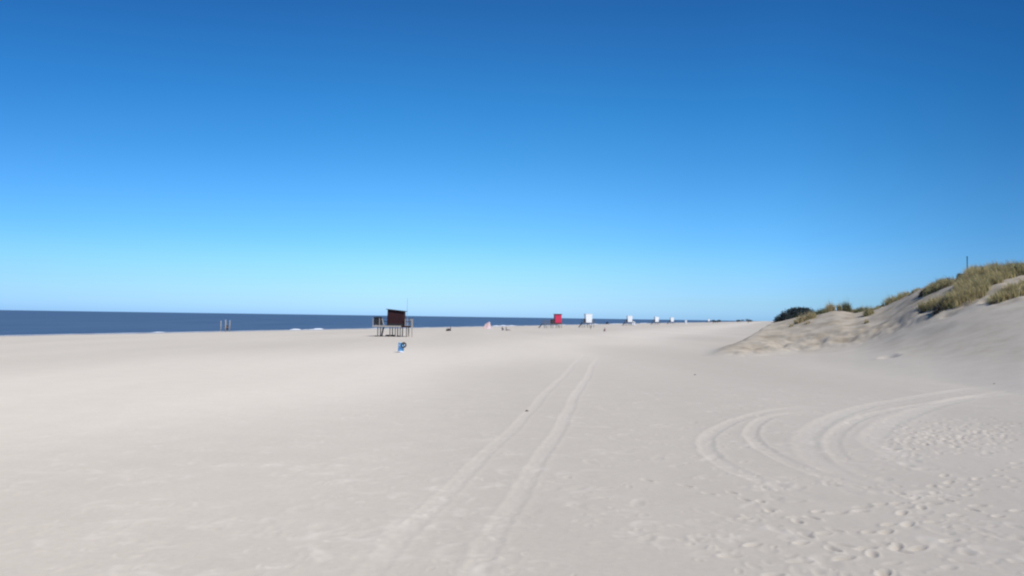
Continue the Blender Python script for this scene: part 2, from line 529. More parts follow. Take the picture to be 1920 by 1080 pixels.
def window(x, y, rad):
    """index window of the dense grid round a point"""
    r = math.hypot(x, y); a = math.atan2(x, y)
    i0, i1 = np.searchsorted(RAD, [r - rad, r + rad])
    j0, j1 = np.searchsorted(A_dense, [a - rad / r, a + rad / r])
    return slice(i0, i1), slice(j0, j1)


def stamp(x, y, ang, ln=0.14, wd=0.075, depth=0.035, rim=0.014, pale=0.25):
    sl = window(x, y, ln * 3.2)
    X = GX[sl] - x; Y = GY[sl] - y
    if X.size == 0:
        return
    c, s_ = math.cos(ang), math.sin(ang)
    u = (X * c + Y * s_) / ln; v = (-X * s_ + Y * c) / wd
    q = np.sqrt(u * u + v * v); th = random.uniform(0, 6.28); pa, pb = math.cos(th), math.sin(th)
    GZ[sl] += -depth * np.exp(-(q ** 2) * 0.9) + rim * np.exp(-((q - 1.55) / 0.42) ** 2) * (1 + 0.5 * u / np.maximum(q, .2))
    turned[sl] = np.clip(turned[sl] + pale * np.exp(-((q - 1.3) / 0.6) ** 2) * (0.15 + 0.85 * sstep(-.2, .9, (u * pa + v * pb) / np.maximum(q, .2))), 0, 1)


def g0(px, py):
    h = hit(px, py)
    return (h.x, h.y)


def track(pts, width=0.22, depth=0.035, pale=0.5, fade=None, rim=0.018):
    """one wheel rut along a ground polyline"""
    P = np.array(pts, float)
    # dense Catmull-Rom
    Q = []
    n = len(P)
    for i in range(n - 1):
        p0, p1, p2, p3 = P[max(i - 1, 0)], P[i], P[i + 1], P[min(i + 2, n - 1)]
        m = max(4, int(np.linalg.norm(p2 - p1) / 0.25))
        for t in np.linspace(0, 1, m, endpoint=False):
            Q.append(0.5 * ((2 * p1) + (-p0 + p2) * t + (2 * p0 - 5 * p1 + 4 * p2 - p3) * t * t + (-p0 + 3 * p1 - 3 * p2 + p3) * t ** 3))
    Q.append(P[-1]); Q = np.array(Q)
    D = {}
    dist = np.full(GX[:, :len(A_dense)].shape, 9.0)
    along = np.zeros_like(dist)
    for i in range(len(Q) - 1):
        a, b = Q[i], Q[i + 1]
        sl = window((a[0] + b[0]) / 2, (a[1] + b[1]) / 2, 0.9 + np.linalg.norm(b - a))
        X = GX[sl]; Y = GY[sl]
        if X.size == 0:
            continue
        d = b - a; L2 = max(d @ d, 1e-9)
        t = np.clip(((X - a[0]) * d[0] + (Y - a[1]) * d[1]) / L2, 0, 1)
        dd = np.hypot(X - a[0] - t * d[0], Y - a[1] - t * d[1])
        cur = dist[sl]
        along[sl] = np.where(dd < cur, (i + t) / len(Q), along[sl])
        dist[sl] = np.minimum(cur, dd)
    f = np.sin(np.clip(along, 0, 1) * np.pi) ** 0.35 if fade is None else fade(along)
    wob = 1 + 0.15 * noise(GX[:, :len(A_dense)] / 0.8, GY[:, :len(A_dense)] / 0.8, 91)
    q = dist / (width * wob)
    gz = GZ[:, :len(A_dense)]; tu = turned[:, :len(A_dense)]
    gz += f * (-depth * np.exp(-(q ** 4) * 0.9) + rim * np.exp(-((q - 1.35) / 0.4) ** 2))
    # broken tread
    gz += f * 0.010 * np.exp(-(q ** 4)) * noise(GX[:, :len(A_dense)] / 0.12, GY[:, :len(A_dense)] / 0.12, 93)
    tu += f * pale * np.exp(-(q ** 2) * 0.6) * (0.75 + 0.35 * noise(GX[:, :len(A_dense)] / 0.6, GY[:, :len(A_dense)] / 0.6, 95))


# the straight pair of wheel tracks running up the beach
def straight(x0, seed):
    ys = np.linspace(6, 78, 26)
    return [(x0 + 0.134 * (y - 15.8) + 0.05 * math.sin(y * .31 + seed) + 0.03 * math.sin(y * .9 + seed), y) for y in ys]


fd = lambda t: np.clip(0.62 + 1.0 * t, 0, 1) * (1 - sstep(.68, .98, t))
track(straight(-0.94, 0), 0.155, 0.014, 0.30, fd, rim=.007)
track(straight(0.37, .4), 0.165, 0.016, 0.36, fd, rim=.008)
# the turning tracks on the right
T = [
    [(1545, 762), (1453, 769), (1387, 786), (1344, 806), (1324, 824), (1330, 848), (1356, 870), (1394, 890), (1453, 910), (1511, 930), (1600, 955)],
    [(1545, 770), (1480, 776), (1430, 787), (1408, 812), (1426, 836), (1464, 859), (1520, 884), (1590, 905), (1660, 930)],
    [(1935, 716), (1838, 728), (1760, 738), (1686, 751), (1630, 761), (1589, 773), (1538, 796), (1511, 823), (1518, 848), (1545, 872), (1590, 895), (1640, 915), (1700, 930)],
    [(1940, 724), (1900, 730), (1784, 750), (1706, 763), (1640, 776), (1590, 796), (1562, 823), (1568, 848), (1592, 872), (1640, 895), (1700, 915)],
    [(1960, 731), (1925, 735), (1850, 743), (1784, 753), (1706, 777), (1659, 800), (1640, 820), (1655, 839), (1706, 866), (1764, 884), (1822, 900), (1925, 920)],
]
for i, pl in enumerate(T):
    track([g0(*p) for p in pl], (.19, .18, .28, .20, .34)[i], 0.022, (.25, .22, .45, .3, .42)[i], rim=0.010,
          fade=lambda t: np.clip(t * 7, 0, 1) * (1 - .45 * sstep(.58, .85, t)) * (1 - sstep(.86, 1, t)))

# footprints: walking trails, trampled spots, and old softened prints
def trail(p0, p1, depth=0.045, bend=0.0, stride=0.72):
    a = Vector(g0(*p0)); b = Vector(g0(*p1))
    d = b - a; n = int(d.length / stride); d.normalize(); nrm = Vector((-d.y, d.x))
    for i in range(n):
        t = i / max(n, 1)
        p = a + d * (i * stride + random.uniform(-.06, .06)) + nrm * (bend * math.sin(t * 3.1) + (0.1 if i % 2 else -0.1) + random.uniform(-.03, .03))
        stamp(p.x, p.y, math.atan2(d.y, d.x) + random.uniform(-.25, .25), 0.125 * random.uniform(.85, 1.15), 0.06, depth * random.uniform(.8, 1.4), 0.018, 0.35)


trail((1915, 905), (1290, 985), 0.05, .3)
trail((1918, 960), (1230, 1065), 0.05, -.3)
trail((1700, 925), (1918, 985), 0.06, .2)
trail((1440, 1075), (1915, 1010), 0.06, .35)
trail((1640, 1070), (1800, 880), 0.045, .2)
trail((1915, 1060), (1480, 1000), 0.055, .2)
trail((1220, 900), (1800, 1072), 0.035, .4)
trail((1915, 870), (1600, 960), 0.045, .2)
trail((1560, 960), (1915, 945), 0.055, .15)
trail((1380, 925), (1600, 1075), 0.05, .25)
for i in range(330):                                    # trampled ground by the inner track
    px = random.gauss(1800, 75); py = 815 + (1800 - px) * 0.06 + random.gauss(0, 14)
    if px > 1915 or px < 1660: continue
    x, y = g0(px, py)
    stamp(x, y, random.uniform(0, 3.1), random.uniform(.06, .12), random.uniform(.04, .07), random.uniform(.03, .065), .014, .25)
for i in range(6500):                                   # old softened prints over the near sand
    y = 6.5 + 32 * random.random() ** 1.25
    x = y * random.uniform(-0.70, 0.72)
    k = 0.78 + 0.52 * sstep(-.1, .45, x / y)
    if float(noise(x / 2.2, y / 2.2, 141)) + random.uniform(-.35, .35) < -.05: continue
    sc_ = random.choice((.4, .5, .7, 1.0, 1.45))
    stamp(x, y, random.uniform(0, 3.1), sc_ * random.uniform(.10, .19), sc_ * random.uniform(.06, .10), 0.009 * random.uniform(.4, 1.7) * float(k) ** 1.6, .0045 * random.uniform(.4, 1.6) * float(k), random.uniform(.0, .55) ** 1.3)
# one scuffed hollow on the ramp
hx, hy = g0(1665, 669)
for k in range(4):
    stamp(hx + random.uniform(-.35, .5), hy + random.uniform(-.4, .4), random.uniform(0, 3), .62, .46, .13, .03, .0)

s_grid = (GX - 0.3185 * GY + 131) / 1.0495
wet = np.clip(1 - sstep(1.0, 7.5, s_grid + 2.2 * noise(GX / 14, GY / 14, 5)), 0, 1)
verts = np.stack([GX, GY, GZ], -1).reshape(-1, 3)
ii, jj = np.meshgrid(np.arange(nr - 1), np.arange(na), indexing='ij')
j2 = (jj + 1) % na
faces = np.stack([ii * na + jj, (ii + 1) * na + jj, (ii + 1) * na + j2, ii * na + j2], -1).reshape(-1, 4)
# close the little hole under the camera with one quad ring to the centre
c_idx = len(verts)
verts = np.vstack([verts, [[0, 0, float(terr(0., 0.001))]]])
jc = np.arange(0, na); jn = (jc + 1) % na
fan = np.stack([np.full(na, c_idx), jc, jn, jn], -1)
ss = s_grid + 3.0 * noise(GX / 16, GY / 30, 120)
tone = 1 + 0.155 * sstep(78, 98, ss) * (1 - sstep(104, 114, ss)) - 0.045 * sstep(112, 122, ss) + 0.09 * sstep(0.1, 0.9, GZ)  # light falloff put into sand colour: bright mid-beach, dimmer inland, raised sand lifted
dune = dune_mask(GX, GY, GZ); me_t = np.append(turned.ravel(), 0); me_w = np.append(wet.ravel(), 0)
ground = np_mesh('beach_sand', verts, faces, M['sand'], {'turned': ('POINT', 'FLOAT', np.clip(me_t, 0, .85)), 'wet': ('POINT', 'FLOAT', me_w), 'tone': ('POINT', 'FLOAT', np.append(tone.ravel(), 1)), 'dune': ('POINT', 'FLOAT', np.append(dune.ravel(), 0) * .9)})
tag(ground, kind='structure')

# ------------------------------------------------------------------ sea
SR = np.concatenate([[30], np.geomspace(90, 2500, 260), np.geomspace(2600, 30000, 40)])
SA = np.linspace(R(-110), R(60), 420)
sX = np.sin(SA)[None, :] * SR[:, None]; sY = np.cos(SA)[None, :] * SR[:, None]
sS = (sX - 0.3185 * sY + 131) / 1.0495                      # negative = out to sea
al = (sX * 0.3185 + sY) / 1.0495
swell = 0.16 * np.sin(sS / 3.1 + 1.5 * noise(al / 40, sS / 40, 8)) * (0.5 + noise(al / 22, sS / 18, 9))
sZ = SEA_Z + swell * np.exp(-np.abs(sS) / 400) * sstep(0, -12, sS) if False else SEA_Z + swell * np.exp(-np.abs(sS) / 400) * (1 - sstep(-14, -1, sS))
sv = np.stack([sX, sY, sZ], -1).reshape(-1, 3)
ns = len(SA)
ii, jj = np.meshgrid(np.arange(len(SR) - 1), np.arange(ns - 1), indexing='ij')
sf = np.stack([ii * ns + jj, (ii + 1) * ns + jj, (ii + 1) * ns + jj + 1, ii * ns + jj + 1], -1).reshape(-1, 4)
sea = np_mesh('sea', sv, sf, M['sea'])
tag(sea, kind='structure')

# white water at the edge: low broken ridges along the shore, one mass of foam
fv, ff = [], []
def ridge(al0, al1, s0, hgt, wid, seed):
    """a line of broken foam between two distances along the shore, s0 m out"""
    n = max(8, int((al1 - al0) / 0.7)); m = 7
    base = len(fv)
    for i in range(n + 1):
        t = i / n; a_ = al0 + (al1 - al0) * t
        env = math.sin(math.pi * t) ** .5 * max(0.12, 0.6 + 0.9 * float(noise(a_ / 5.0, seed, 14)))
        s_c = s0 + 1.2 * float(noise(a_ / 11, seed + 3, 15))
        for k in range(m):
            u = -1 + 2 * k / (m - 1)
            ss = s_c + u * wid * (0.4 + 0.6 * env)
            zz = SEA_Z - 0.05 + max(0, (1 - u * u)) * hgt * 0.42 * env * (1 + 0.5 * float(noise(a_ / 0.9, ss, 16))) + 0.09
            # shore frame -> world
            X = (ss * 1.0495 - 131) ; 
            ux, uy = 0.3185 / 1.0495, 1 / 1.0495               # along the shore
            nx, ny = 1 / 1.0495, -0.3185 / 1.0495              # inland
            ox, oy = -131 * nx / 1.0495, -131 * ny / 1.0495    # foot of the perpendicular
            fv.append((ox + ux * a_ + nx * ss, oy + uy * a_ + ny * ss, zz))
    for i in range(n):
        for k in range(m - 1):
            ff.append((base + i * m + k, base + (i + 1) * m + k, base + (i + 1) * m + k + 1, base + i * m + k + 1))
def along_of(px):
    """distance along the shore where a column of the view meets the water's edge"""
    t = (px - 960) / F
    Y = -131 / (t - 0.3185)
    return (t * Y * 0.3185 + Y) / 1.0495
def shore_px(p0, p1, s0, h, wd, seed):
    ridge(along_of(p0), along_of(p1), s0, h, wd, seed)
shore_px(553, 571, -1.5, 0.75, 1.6, 1); shore_px(578, 597, -1.5, 0.62, 1.6, 2); shore_px(600, 616, -1.5, 0.95, 1.7, 3)
shore_px(928, 975, -1.5, 0.75, 2, 4); shore_px(1052, 1066, -1.5, .7, 2, 5); shore_px(1110, 1126, -1.5, .8, 2, 6)
shore_px(1145, 1172, -1.5, .7, 2, 7); shore_px(1204, 1216, -1.5, 1.0, 2.4, 8); shore_px(300, 318, -1.2, .35, 1.2, 9)
shore_px(-60, 1000, -0.2, 0.06, 1.3, 10); shore_px(1000, 1300, -0.2, 0.12, 1.6, 11); shore_px(700, 725, -1.2, .3, 1.4, 12)
foam = np_mesh('sea_foam', np.array(fv), np.array(ff), M['foam'])
tag(foam, 'white broken foam lying along the edge of the sea', 'foam', kind='stuff')

# ------------------------------------------------------------------ lifeguard huts
def boards(mb, x0, x1, y, z0, z1, n, t=0.03, flare=0.0, cx=0.0):
    for i in range(n):
        a = x0 + (x1 - x0) * i / n; b = x0 + (x1 - x0) * (i + 1) / n - 0.012
        vs = [(a, y, z0), (b, y, z0), (b, y + t, z0), (a, y + t, z0)]
        top = [(cx + (v[0] - cx) * (1 + flare), v[1], z1) for v in vs]
        mb.add(vs + top, [(0, 3, 2, 1), (4, 5, 6, 7), (0, 1, 5, 4), (1, 2, 6, 5), (2, 3, 7, 6), (3, 0, 4, 7)])


def make_hut(loc, deckx, cabx, dz, top, wall, roofm, legm, railm, deckm, trim, flare=0.0, roof_drop=0.0, depth=2.1,
             legs=None, steps_side=-1, rail_panels=None, sill=True, over=.22, railcol=None):
    h = empty('lifeguard_hut', loc)
    d2 = depth / 2 + 0.35
    x0, x1 = deckx
    c0, c1 = cabx; cx = (c0 + c1) / 2
    # deck
    mb = MB()
    n = max(10, int((x1 - x0) / .16))
    for i in range(n):
        a = x0 + (x1 - x0) * i / n
        mb.box((a + (x1 - x0) / n / 2, 0, dz - .02), ((x1 - x0) / n - .012, 2 * d2, .04))
    mb.build('deck', deckm, h)
    mb = MB()
    for y in (-d2 - .031, d2 + .031):
        MB().box(((x0 + x1) / 2, y, dz - .12), (x1 - x0 + .06, .06, .24)).build('deck_beam', trim, h)
    for x in np.linspace(x0 + .1, x1 - .1, 5):
        MB().box((x, 0, dz - .13), (.08, 2 * d2 - .01, .17)).build('joist', trim, h)
    # legs
    legs = legs or [x0 + .1, (x0 + x1) / 2, x1 - .1]
    for k, x in enumerate(legs):
        for y in (-d2 + .12, d2 - .12):
            MB().tube([(x, y, -0.4), (x, y, dz - .045)], [.085, .075], 8).build('leg', legm, h)
    if steps_side: MB().bar((legs[0], -d2 + .12, .25), (legs[1], -d2 + .12, dz - .22), .07).build('brace', legm, h)
    if steps_side: MB().bar((legs[-1], d2 - .12, .25), (legs[-2], d2 - .12, dz - .22), .07).build('brace', legm, h)
    # cabin walls: boarded front and back, sides
    zt_l, zt_r = top, top - roof_drop
    mb = MB()
    def wallbox(y, t, n):
        for i in range(n):
            a = c0 + (c1 - c0) * i / n; b = c0 + (c1 - c0) * (i + 1) / n - .010
            f = lambda x: cx + (x - cx) * (1 + flare)
            zt = lambda x: zt_l + (zt_r - zt_l) * (x - c0) / (c1 - c0) - .10
            vs = [(a, y, dz + .005), (b, y, dz + .005), (b, y + t, dz + .005), (a, y + t, dz + .005),
                  (f(a), y, zt(a)), (f(b), y, zt(b)), (f(b), y + t, zt(b)), (f(a), y + t, zt(a))]
            mb.add(vs, [(0, 3, 2, 1), (4, 5, 6, 7), (0, 1, 5, 4), (1, 2, 6, 5), (2, 3, 7, 6), (3, 0, 4, 7)])
    nb = max(8, int((c1 - c0) / .2))
    wallbox(-depth / 2, .045, nb); wallbox(depth / 2 - .045, .045, nb)
    f = lambda x: cx + (x - cx) * (1 + flare)
    for (x, zt, sg) in ((c0, zt_l, 1), (c1, zt_r, -1)):
        t = .045 * sg
        y0, y1 = -depth / 2 + .05, depth / 2 - .05
        vs = [(x, y0, dz + .005), (x + t, y0, dz + .005), (x + t, y1, dz + .005), (x, y1, dz + .005),
              (f(x), y0, zt - .10), (f(x) + t, y0, zt - .10), (f(x) + t, y1, zt - .10), (f(x), y1, zt - .10)]
        mb.add(vs, [(0, 3, 2, 1), (4, 5, 6, 7), (0, 1, 5, 4), (1, 2, 6, 5), (2, 3, 7, 6), (3, 0, 4, 7)])
    mb.build('cabin', wall, h)
    # roof slab
    o = over
    fx0, fx1 = f(c0) - o, f(c1) + o
    sl = (zt_r - zt_l) / (c1 - c0)
    za, zb = zt_l + sl * (fx0 - c0), zt_l + sl * (fx1 - c0)
    mb = MB()
    y0, y1 = -depth / 2 - o, depth / 2 + o
    mb.add([(fx0, y0, za - .095), (fx1, y0, zb - .095), (fx1, y1, zb - .095), (fx0, y1, za - .095),
            (fx0, y0, za), (fx1, y0, zb), (fx1, y1, zb), (fx0, y1, za)],
           [(0, 3, 2, 1), (4, 5, 6, 7), (0, 1, 5, 4), (1, 2, 6, 5), (2, 3, 7, 6), (3, 0, 4, 7)])
    mb.build('roof', roofm, h)
    # closed shutter, proud of the seaward (rear) wall, and a door in the deck-side wall
    sh = MB().box((cx, depth / 2 + .022, dz + 1.55), ((c1 - c0) * .7, .04, .8)).build('shutter', wall, h)
    MB().box((cx, depth / 2 + .03, dz + 1.10), ((c1 - c0) * .74, .10, .05)).build('sill', trim, sh)
    dr = MB().box((c0 - .022, 0.1, dz + .98), (.04, .8, 1.9)).build('door', wall, h)
    MB().tube([(c0 - .05, -.2, dz + .95), (c0 - .05, -.2, dz + 1.1)], .02, 6).build('handle', M['steel'], dr)
    if sill:
        mb = MB()
        mb.box((cx, -depth / 2 - .015, dz + .16), ((c1 - c0), .03, .3))
        mb.build('skirting_board', roofm, h)
    # railing
    px_ = [x for x in np.arange(x0 + .06, x1 + .01, 0.98)]
    posts = [x for x in px_ if x < c0 - .15 or x > c1 + .15] + [x1 - .06]
    for y in (-d2 + .06, d2 - .06):
        for x in posts:
            MB().box((x, y, dz + .55), (.09, .09, 1.1)).build('railing_post', railm, h)
    for y in (-d2 + .06, d2 - .06):
        for a, b in ((x0 + .02, c0 - .1), (c1 + .1, x1 - .02)):
            if b - a > .3:
                MB().box(((a + b) / 2, y, dz + 1.125), (b - a, .10, .045)).build('handrail', railcol or railm, h)
                MB().box(((a + b) / 2, y + .07, dz + .62), (b - a, .03, .09)).build('lower_rail', railcol or railm, h)
    for (a, b) in rail_panels or []:
        mb = MB(); boards(mb, a, b, -d2 + .125, dz + .06, dz + 1.32, max(3, int((b - a) / .14)))
        mb.build('railing_panel', M['black_wood'], h)
    # steps down from the deck end
    sx_ = x0 if steps_side < 0 else x1
    run = 1.25
    for k in range(6 if steps_side else 0):
        t = (k + .5) / 6
        MB().box((sx_ + steps_side * run * t, .35, dz * (1 - t)), (.24, .76, .045)).build('step', trim, h)
    for y in (-.06, .76) if steps_side else ():
        MB().bar((sx_ + steps_side * .01, y, dz - .05), (sx_ + steps_side * run, y, -.05), .05, .17).build('stringer', trim, h)
    return h


# nearest, dark wooden hut
p = hit(736.5, 631)
hut1 = make_hut(p, (-2.9, 2.9), (-0.78, 1.80), 1.68, 4.20, M['dark_wood'], M['black_wood'], M['grey_wood'], M['pale_wood'], M['pale_wood'],
                M['pale_wood'], flare=-.05, railcol=M['black_wood'], roof_drop=.27, legs=[-2.1, -.25, .55, 1.3, 2.25], steps_side=0, rail_panels=[(-2.72, -1.5)])
MB().tube([(2.02, .9, 1.68), (2.02, .9, 5.9)], [.035, .02], 8).build('antenna_pole', M['steel'], hut1)
mb = MB(); mb.bar((-1.18, -1.33, 1.7), (-1.5, -1.33, 2.75), .12); mb.build('leaning_plank', M['pale_wood'], hut1)
MB().tube([(-1.25, -1.2, 1.5), (-1.55, -1.25, -.2)], [.13, .10], 8).build('leg', M['black_wood'], hut1)
for a, b, hh in ((-2.6, -1.35, .16), (-1.0, .45, .30), (.72, 1.35, .20)):  # dark beams on the sand, added to thicken the hut's shadow line
    MB().box(((a + b) / 2, -.75, hh / 2 - .02), (b - a, .5, hh), taper=(.96, .8)).build('shadow_beam', M['black_wood'], hut1)
MB().box((2.17, -1.465, 1.56), (1.44, .008, .24)).build('fascia_board', M['dark_wood'], hut1)
lad = MB()
for y in (-1.55, -1.1):
    lad.bar((3.02, y, 2.7), (3.10, y, -.25), .06, .09)
for k in range(5):
    lad.bar((3.06, -1.53, .2 + .34 * k), (3.06, -1.12, .2 + .34 * k), .04)
lad.build('ladder', M['pale_wood'], hut1)
tag(hut1, 'dark reddish brown wooden stilt hut with sloping roof, nearest of the huts', 'lifeguard hut', 'stilt huts standing along the beach')
# red hut
p = hit(1035.5, 615)
hut2 = make_hut(p, (-3.1, 3.1), (.72, 2.75), 1.38, 4.50, M['red'], M['dark_red'], M['grey_wood'], M['grey_wood'], M['grey_wood'], M['grey_wood'],
                flare=.03, legs=[-2.3, -.1, 1.6, 2.7], steps_side=-1, rail_panels=[(-.9, .4)])
tag(hut2, 'bright red hut on stilts with a dark roof and long grey deck', 'lifeguard hut', 'stilt huts standing along the beach')
# white huts
p = hit(1102.5, 614.2)
hut3 = make_hut(p, (-2.05, 2.05), (-1.02, 1.10), 1.75, 4.85, M['white'], M['white'], M['grey_wood'], M['grey_wood'], M['grey_wood'], M['grey_wood'],
                flare=.13, legs=[-1.8, .2, 1.7], steps_side=-1, sill=False, over=.07, rail_panels=[(-2.0, -1.2)])
hut3.rotation_euler.z = .20; hut2.rotation_euler.z = .18
G = 'stilt huts standing along the beach'
tag(hut3, 'white hut on stilts right of the red hut, largest looking of the white ones', 'lifeguard hut', G)
for px, py, lab in ((1180, 610.6, 'white hut on stilts with a small white tent right beside its foot'),
                    (1230.5, 609.0, 'white hut on stilts, third of the white ones along the beach'),
                    (1259.5, 607.8, 'small looking white hut on stilts just left of the narrow white booth'),
                    (1328.5, 604.9, 'tiny far off white hut beside dark bushes near the horizon')):
    c = copy_tree(hut3); c.location = hit(px, py); c['label'] = lab; c.rotation_euler.z = .20 + random.uniform(-.06, .06)

# ------------------------------------------------------------------ blue bin and tyre
p = hit(751, 661)
binr = empty('litter_bin', p)
binr.scale = (1.1, 1.1, 1.04); binr.rotation_euler = (R(-2), R(5), 0)
prof = [(0.01, -.05), (.215, -.05), (.222, .0), (.228, .20), (.240, .21), (.240, .25), (.232, .26), (.236, .50), (.250, .51), (.250, .55), (.240, .56),
        (.242, .77), (.256, .775), (.256, .81), (.225, .81), (.222, .77), (.21, .05), (.01, .05)]
MB().lathe(prof, 32).build('drum', M['blue_plastic'], binr, smooth=True)
MB().lathe([(.252, .772), (.268, .778), (.268, .815), (.252, .822)], 32, True).build('rim', M['blue_plastic'], binr, smooth=True)
MB().lathe([(.218, .0), (.226, -.02), (.238, .05), (.236, .11), (.228, .11)], 32).build('base_band', M['white_plastic'], binr, smooth=True)
tag(binr, 'bright blue drum bin on the open sand with a black tyre hooked on its rim', 'bin')
ty = empty('tyre', (p.x + .29, p.y - .25, p.z + .66))
ty.rotation_euler = (R(90 - 6), R(8), R(14))
tp = []
for k in range(20):
    a = 2 * math.pi * k / 20
    tp.append((.190 + .052 * math.copysign(abs(math.cos(a)) ** .7, math.cos(a)), .075 * math.copysign(abs(math.sin(a)) ** .7, math.sin(a))))
MB().lathe(tp, 40, True).build('carcass', M['rubber'], ty, smooth=True)
mb = MB()
for k in range(40):
    a = 2 * math.pi * k / 40
    q = Matrix.Rotation(a, 3, 'Z')
    for zz in (-.045, .045):
        mb.box(q @ Vector((.240, 0, zz + (.012 if k % 2 else -.012))), (.014, .03, .07), q)
mb.build('tread', M['rubber'], ty)
tag(ty, 'worn black tyre hooked upright over the rim of the blue bin', 'tyre')

# ------------------------------------------------------------------ posts
G = 'pale posts at the water edge left of the huts'
for px, py, hh, lab in ((413.6, 621.6, 2.55, 'leftmost of the three pale upright posts by the sea'),
                        (422.4, 621.8, 2.75, 'middle and thickest of the three pale posts by the sea'),
                        (430.4, 621.4, 2.60, 'rightmost of the three pale upright posts by the sea')):
    q = hit(px, py)
    po = empty('wooden_post', q)
    rr = .15 if px > 415 and px < 425 else .12
    MB().tube([(0, 0, -.4), (.01, 0, hh * .5), (0, .01, hh - .06)], [rr * 1.05, rr, rr * .95], 10).build('shaft', M['pale_wood'], po, smooth=True)
    MB().tube([(0, .01, hh - .06), (0, .01, hh)], [rr * 1.15, rr * .9], 10).build('cap', M['white_pole'], po)
    tag(po, lab, 'post', G)
q = hit(957.5, 608.6)
po = empty('flag_pole', q)
MB().tube([(0, 0, -.4), (0, 0, 1.6), (0, 0, 3.15)], [.16, .15, .13], 10).build('shaft', M['white_pole'], po, smooth=True)
MB().lathe([(.01, 3.15), (.17, 3.15), (.17, 3.22), (.09, 3.3), (.01, 3.32)], 12).build('cap', M['white_pole'], po)
tag(po, 'single pale bluish white pole standing against the sea left of the red hut', 'pole')
q = at(1813.5, 500, 84.0)
gz = float(terr(q.x, q.y))
po = empty('marker_pole', (q.x, q.y, gz))
topz = at(1813.5, 481.5, 84.0).z
MB().tube([(0, 0, -.3), (.01, 0, (topz - gz) * .6), (0, 0, topz - gz)], [.06, .055, .05], 10).build('shaft', M['slate_pole'], po, smooth=True)
MB().tube([(0, 0, topz - gz), (0, 0, topz - gz + .05)], [.07, .06], 10).build('cap', M['slate_pole'], po)
tag(po, 'thin dark slate pole sticking up behind the grassy dune top', 'pole')
q = hit(1107.6, 616.8)
po = empty('wooden_stake', q)
MB().box((0, 0, .35), (.22, .18, 1.0), taper=(.9, .9)).build('shaft', M['grey_wood'], po)
MB().box((0, 0, .90), (.20, .16, .1), taper=(.3, .3)).build('tip', M['grey_wood'], po)
tag(po, 'short grey stake in the sand in front of the nearest white hut', 'stake')

# ------------------------------------------------------------------ tents and booth
q = hit(914.5, 616.4)
tn = empty('beach_tent', q)
pk = (.45, 0, 2.0); pk2 = (-.75, .1, 1.28)
base = [(-1.2, -.9, 0), (-.2, -1.15, 0), (1.15, -.95, 0), (1.2, .95, 0), (-1.15, .9, 0)]
mb = MB(); mb.add(base + [pk, pk2], [(0, 1, 6), (1, 2, 5), (1, 5, 6), (2, 3, 5), (3, 4, 6), (3, 6, 5), (4, 0, 6)])
mb.build('canopy', M['pink_cloth'], tn)
mb = MB(); mb.add([(.33, -.30, 1.52), (.62, -.30, 1.50), (.74, .28, 1.44), (.2, .3, 1.52), (.45, 0, 2.06)], [(0, 1, 4), (1, 2, 4), (2, 3, 4), (3, 0, 4)])
mb.build('top_cap', M['lilac_cloth'], tn)
mb = MB(); mb.add([(.18, -1.09, .02), (.95, -1.00, .02), (.50, -.54, 1.0)], [(0, 1, 2)]); mb.add([(.18, -1.07, .02), (.95, -.98, .02), (.50, -.52, 1.0)], [(0, 2, 1)])
mb.build('entrance_flap', M['lilac_cloth'], tn)
for b in (base[0], base[2], base[3], base[4]):
    MB().tube([b, pk if b[0] > 0 else pk2], .025, 6).build('tent_pole', M['steel'], tn)
tag(tn, 'pale pink peaked tent with a low left bulge on the sand by the sea', 'tent')
q = hit(1187.8, 609.2)
tn = empty('beach_tent', q)
mb = MB()
mb.add([(-.95, -.9, 0), (.95, -.9, 0), (.95, .9, 0), (-.95, .9, 0), (-.88, -.85, 1.35), (.88, -.85, 1.35), (.88, .85, 1.35), (-.88, .85, 1.35)],
       [(0, 1, 5, 4), (1, 2, 6, 5), (2, 3, 7, 6), (3, 0, 4, 7)])
mb.build('side_wall', M['white_cloth'], tn)
mb = MB(); mb.add([(-1.0, -.95, 1.33), (1.0, -.95, 1.33), (1.0, .95, 1.33), (-1.0, .95, 1.33), (-.15, 0, 2.0), (.15, 0, 2.0)],
                  [(0, 1, 5, 4), (1, 2, 5), (2, 3, 4, 5), (3, 0, 4), (0, 3, 2, 1)])
mb.build('canopy', M['white_cloth'], tn)
for x in (-.95, .95):
    for y in (-.92, .92): MB().tube([(x, y, 0), (x * .95, y * .95, 1.4)], .025, 6).build('tent_pole', M['steel'], tn)
tag(tn, 'small white tent with a peaked top right below a white hut', 'tent')
q = hit(1286, 607.6)
bo = empty('beach_booth', q)
MB().box((0, 0, 1.2), (1.3, 1.3, 2.4)).build('cabin', M['white'], bo)
mb = MB(); mb.add([(-.8, -.8, 2.402), (.8, -.8, 2.402), (.8, .8, 2.402), (-.8, .8, 2.402), (-.8, 0, 2.9), (.8, 0, 2.9)], [(0, 1, 5, 4), (2, 3, 4, 5), (1, 2, 5), (3, 0, 4), (0, 3, 2, 1)])
mb.build('roof', M['off_white'], bo)
MB().box((0, -.665, 1.0), (.7, .03, 1.9)).build('door', M['off_white'], bo)
tag(bo, 'narrow white booth alone on the sand, right of the last larger white hut', 'booth')

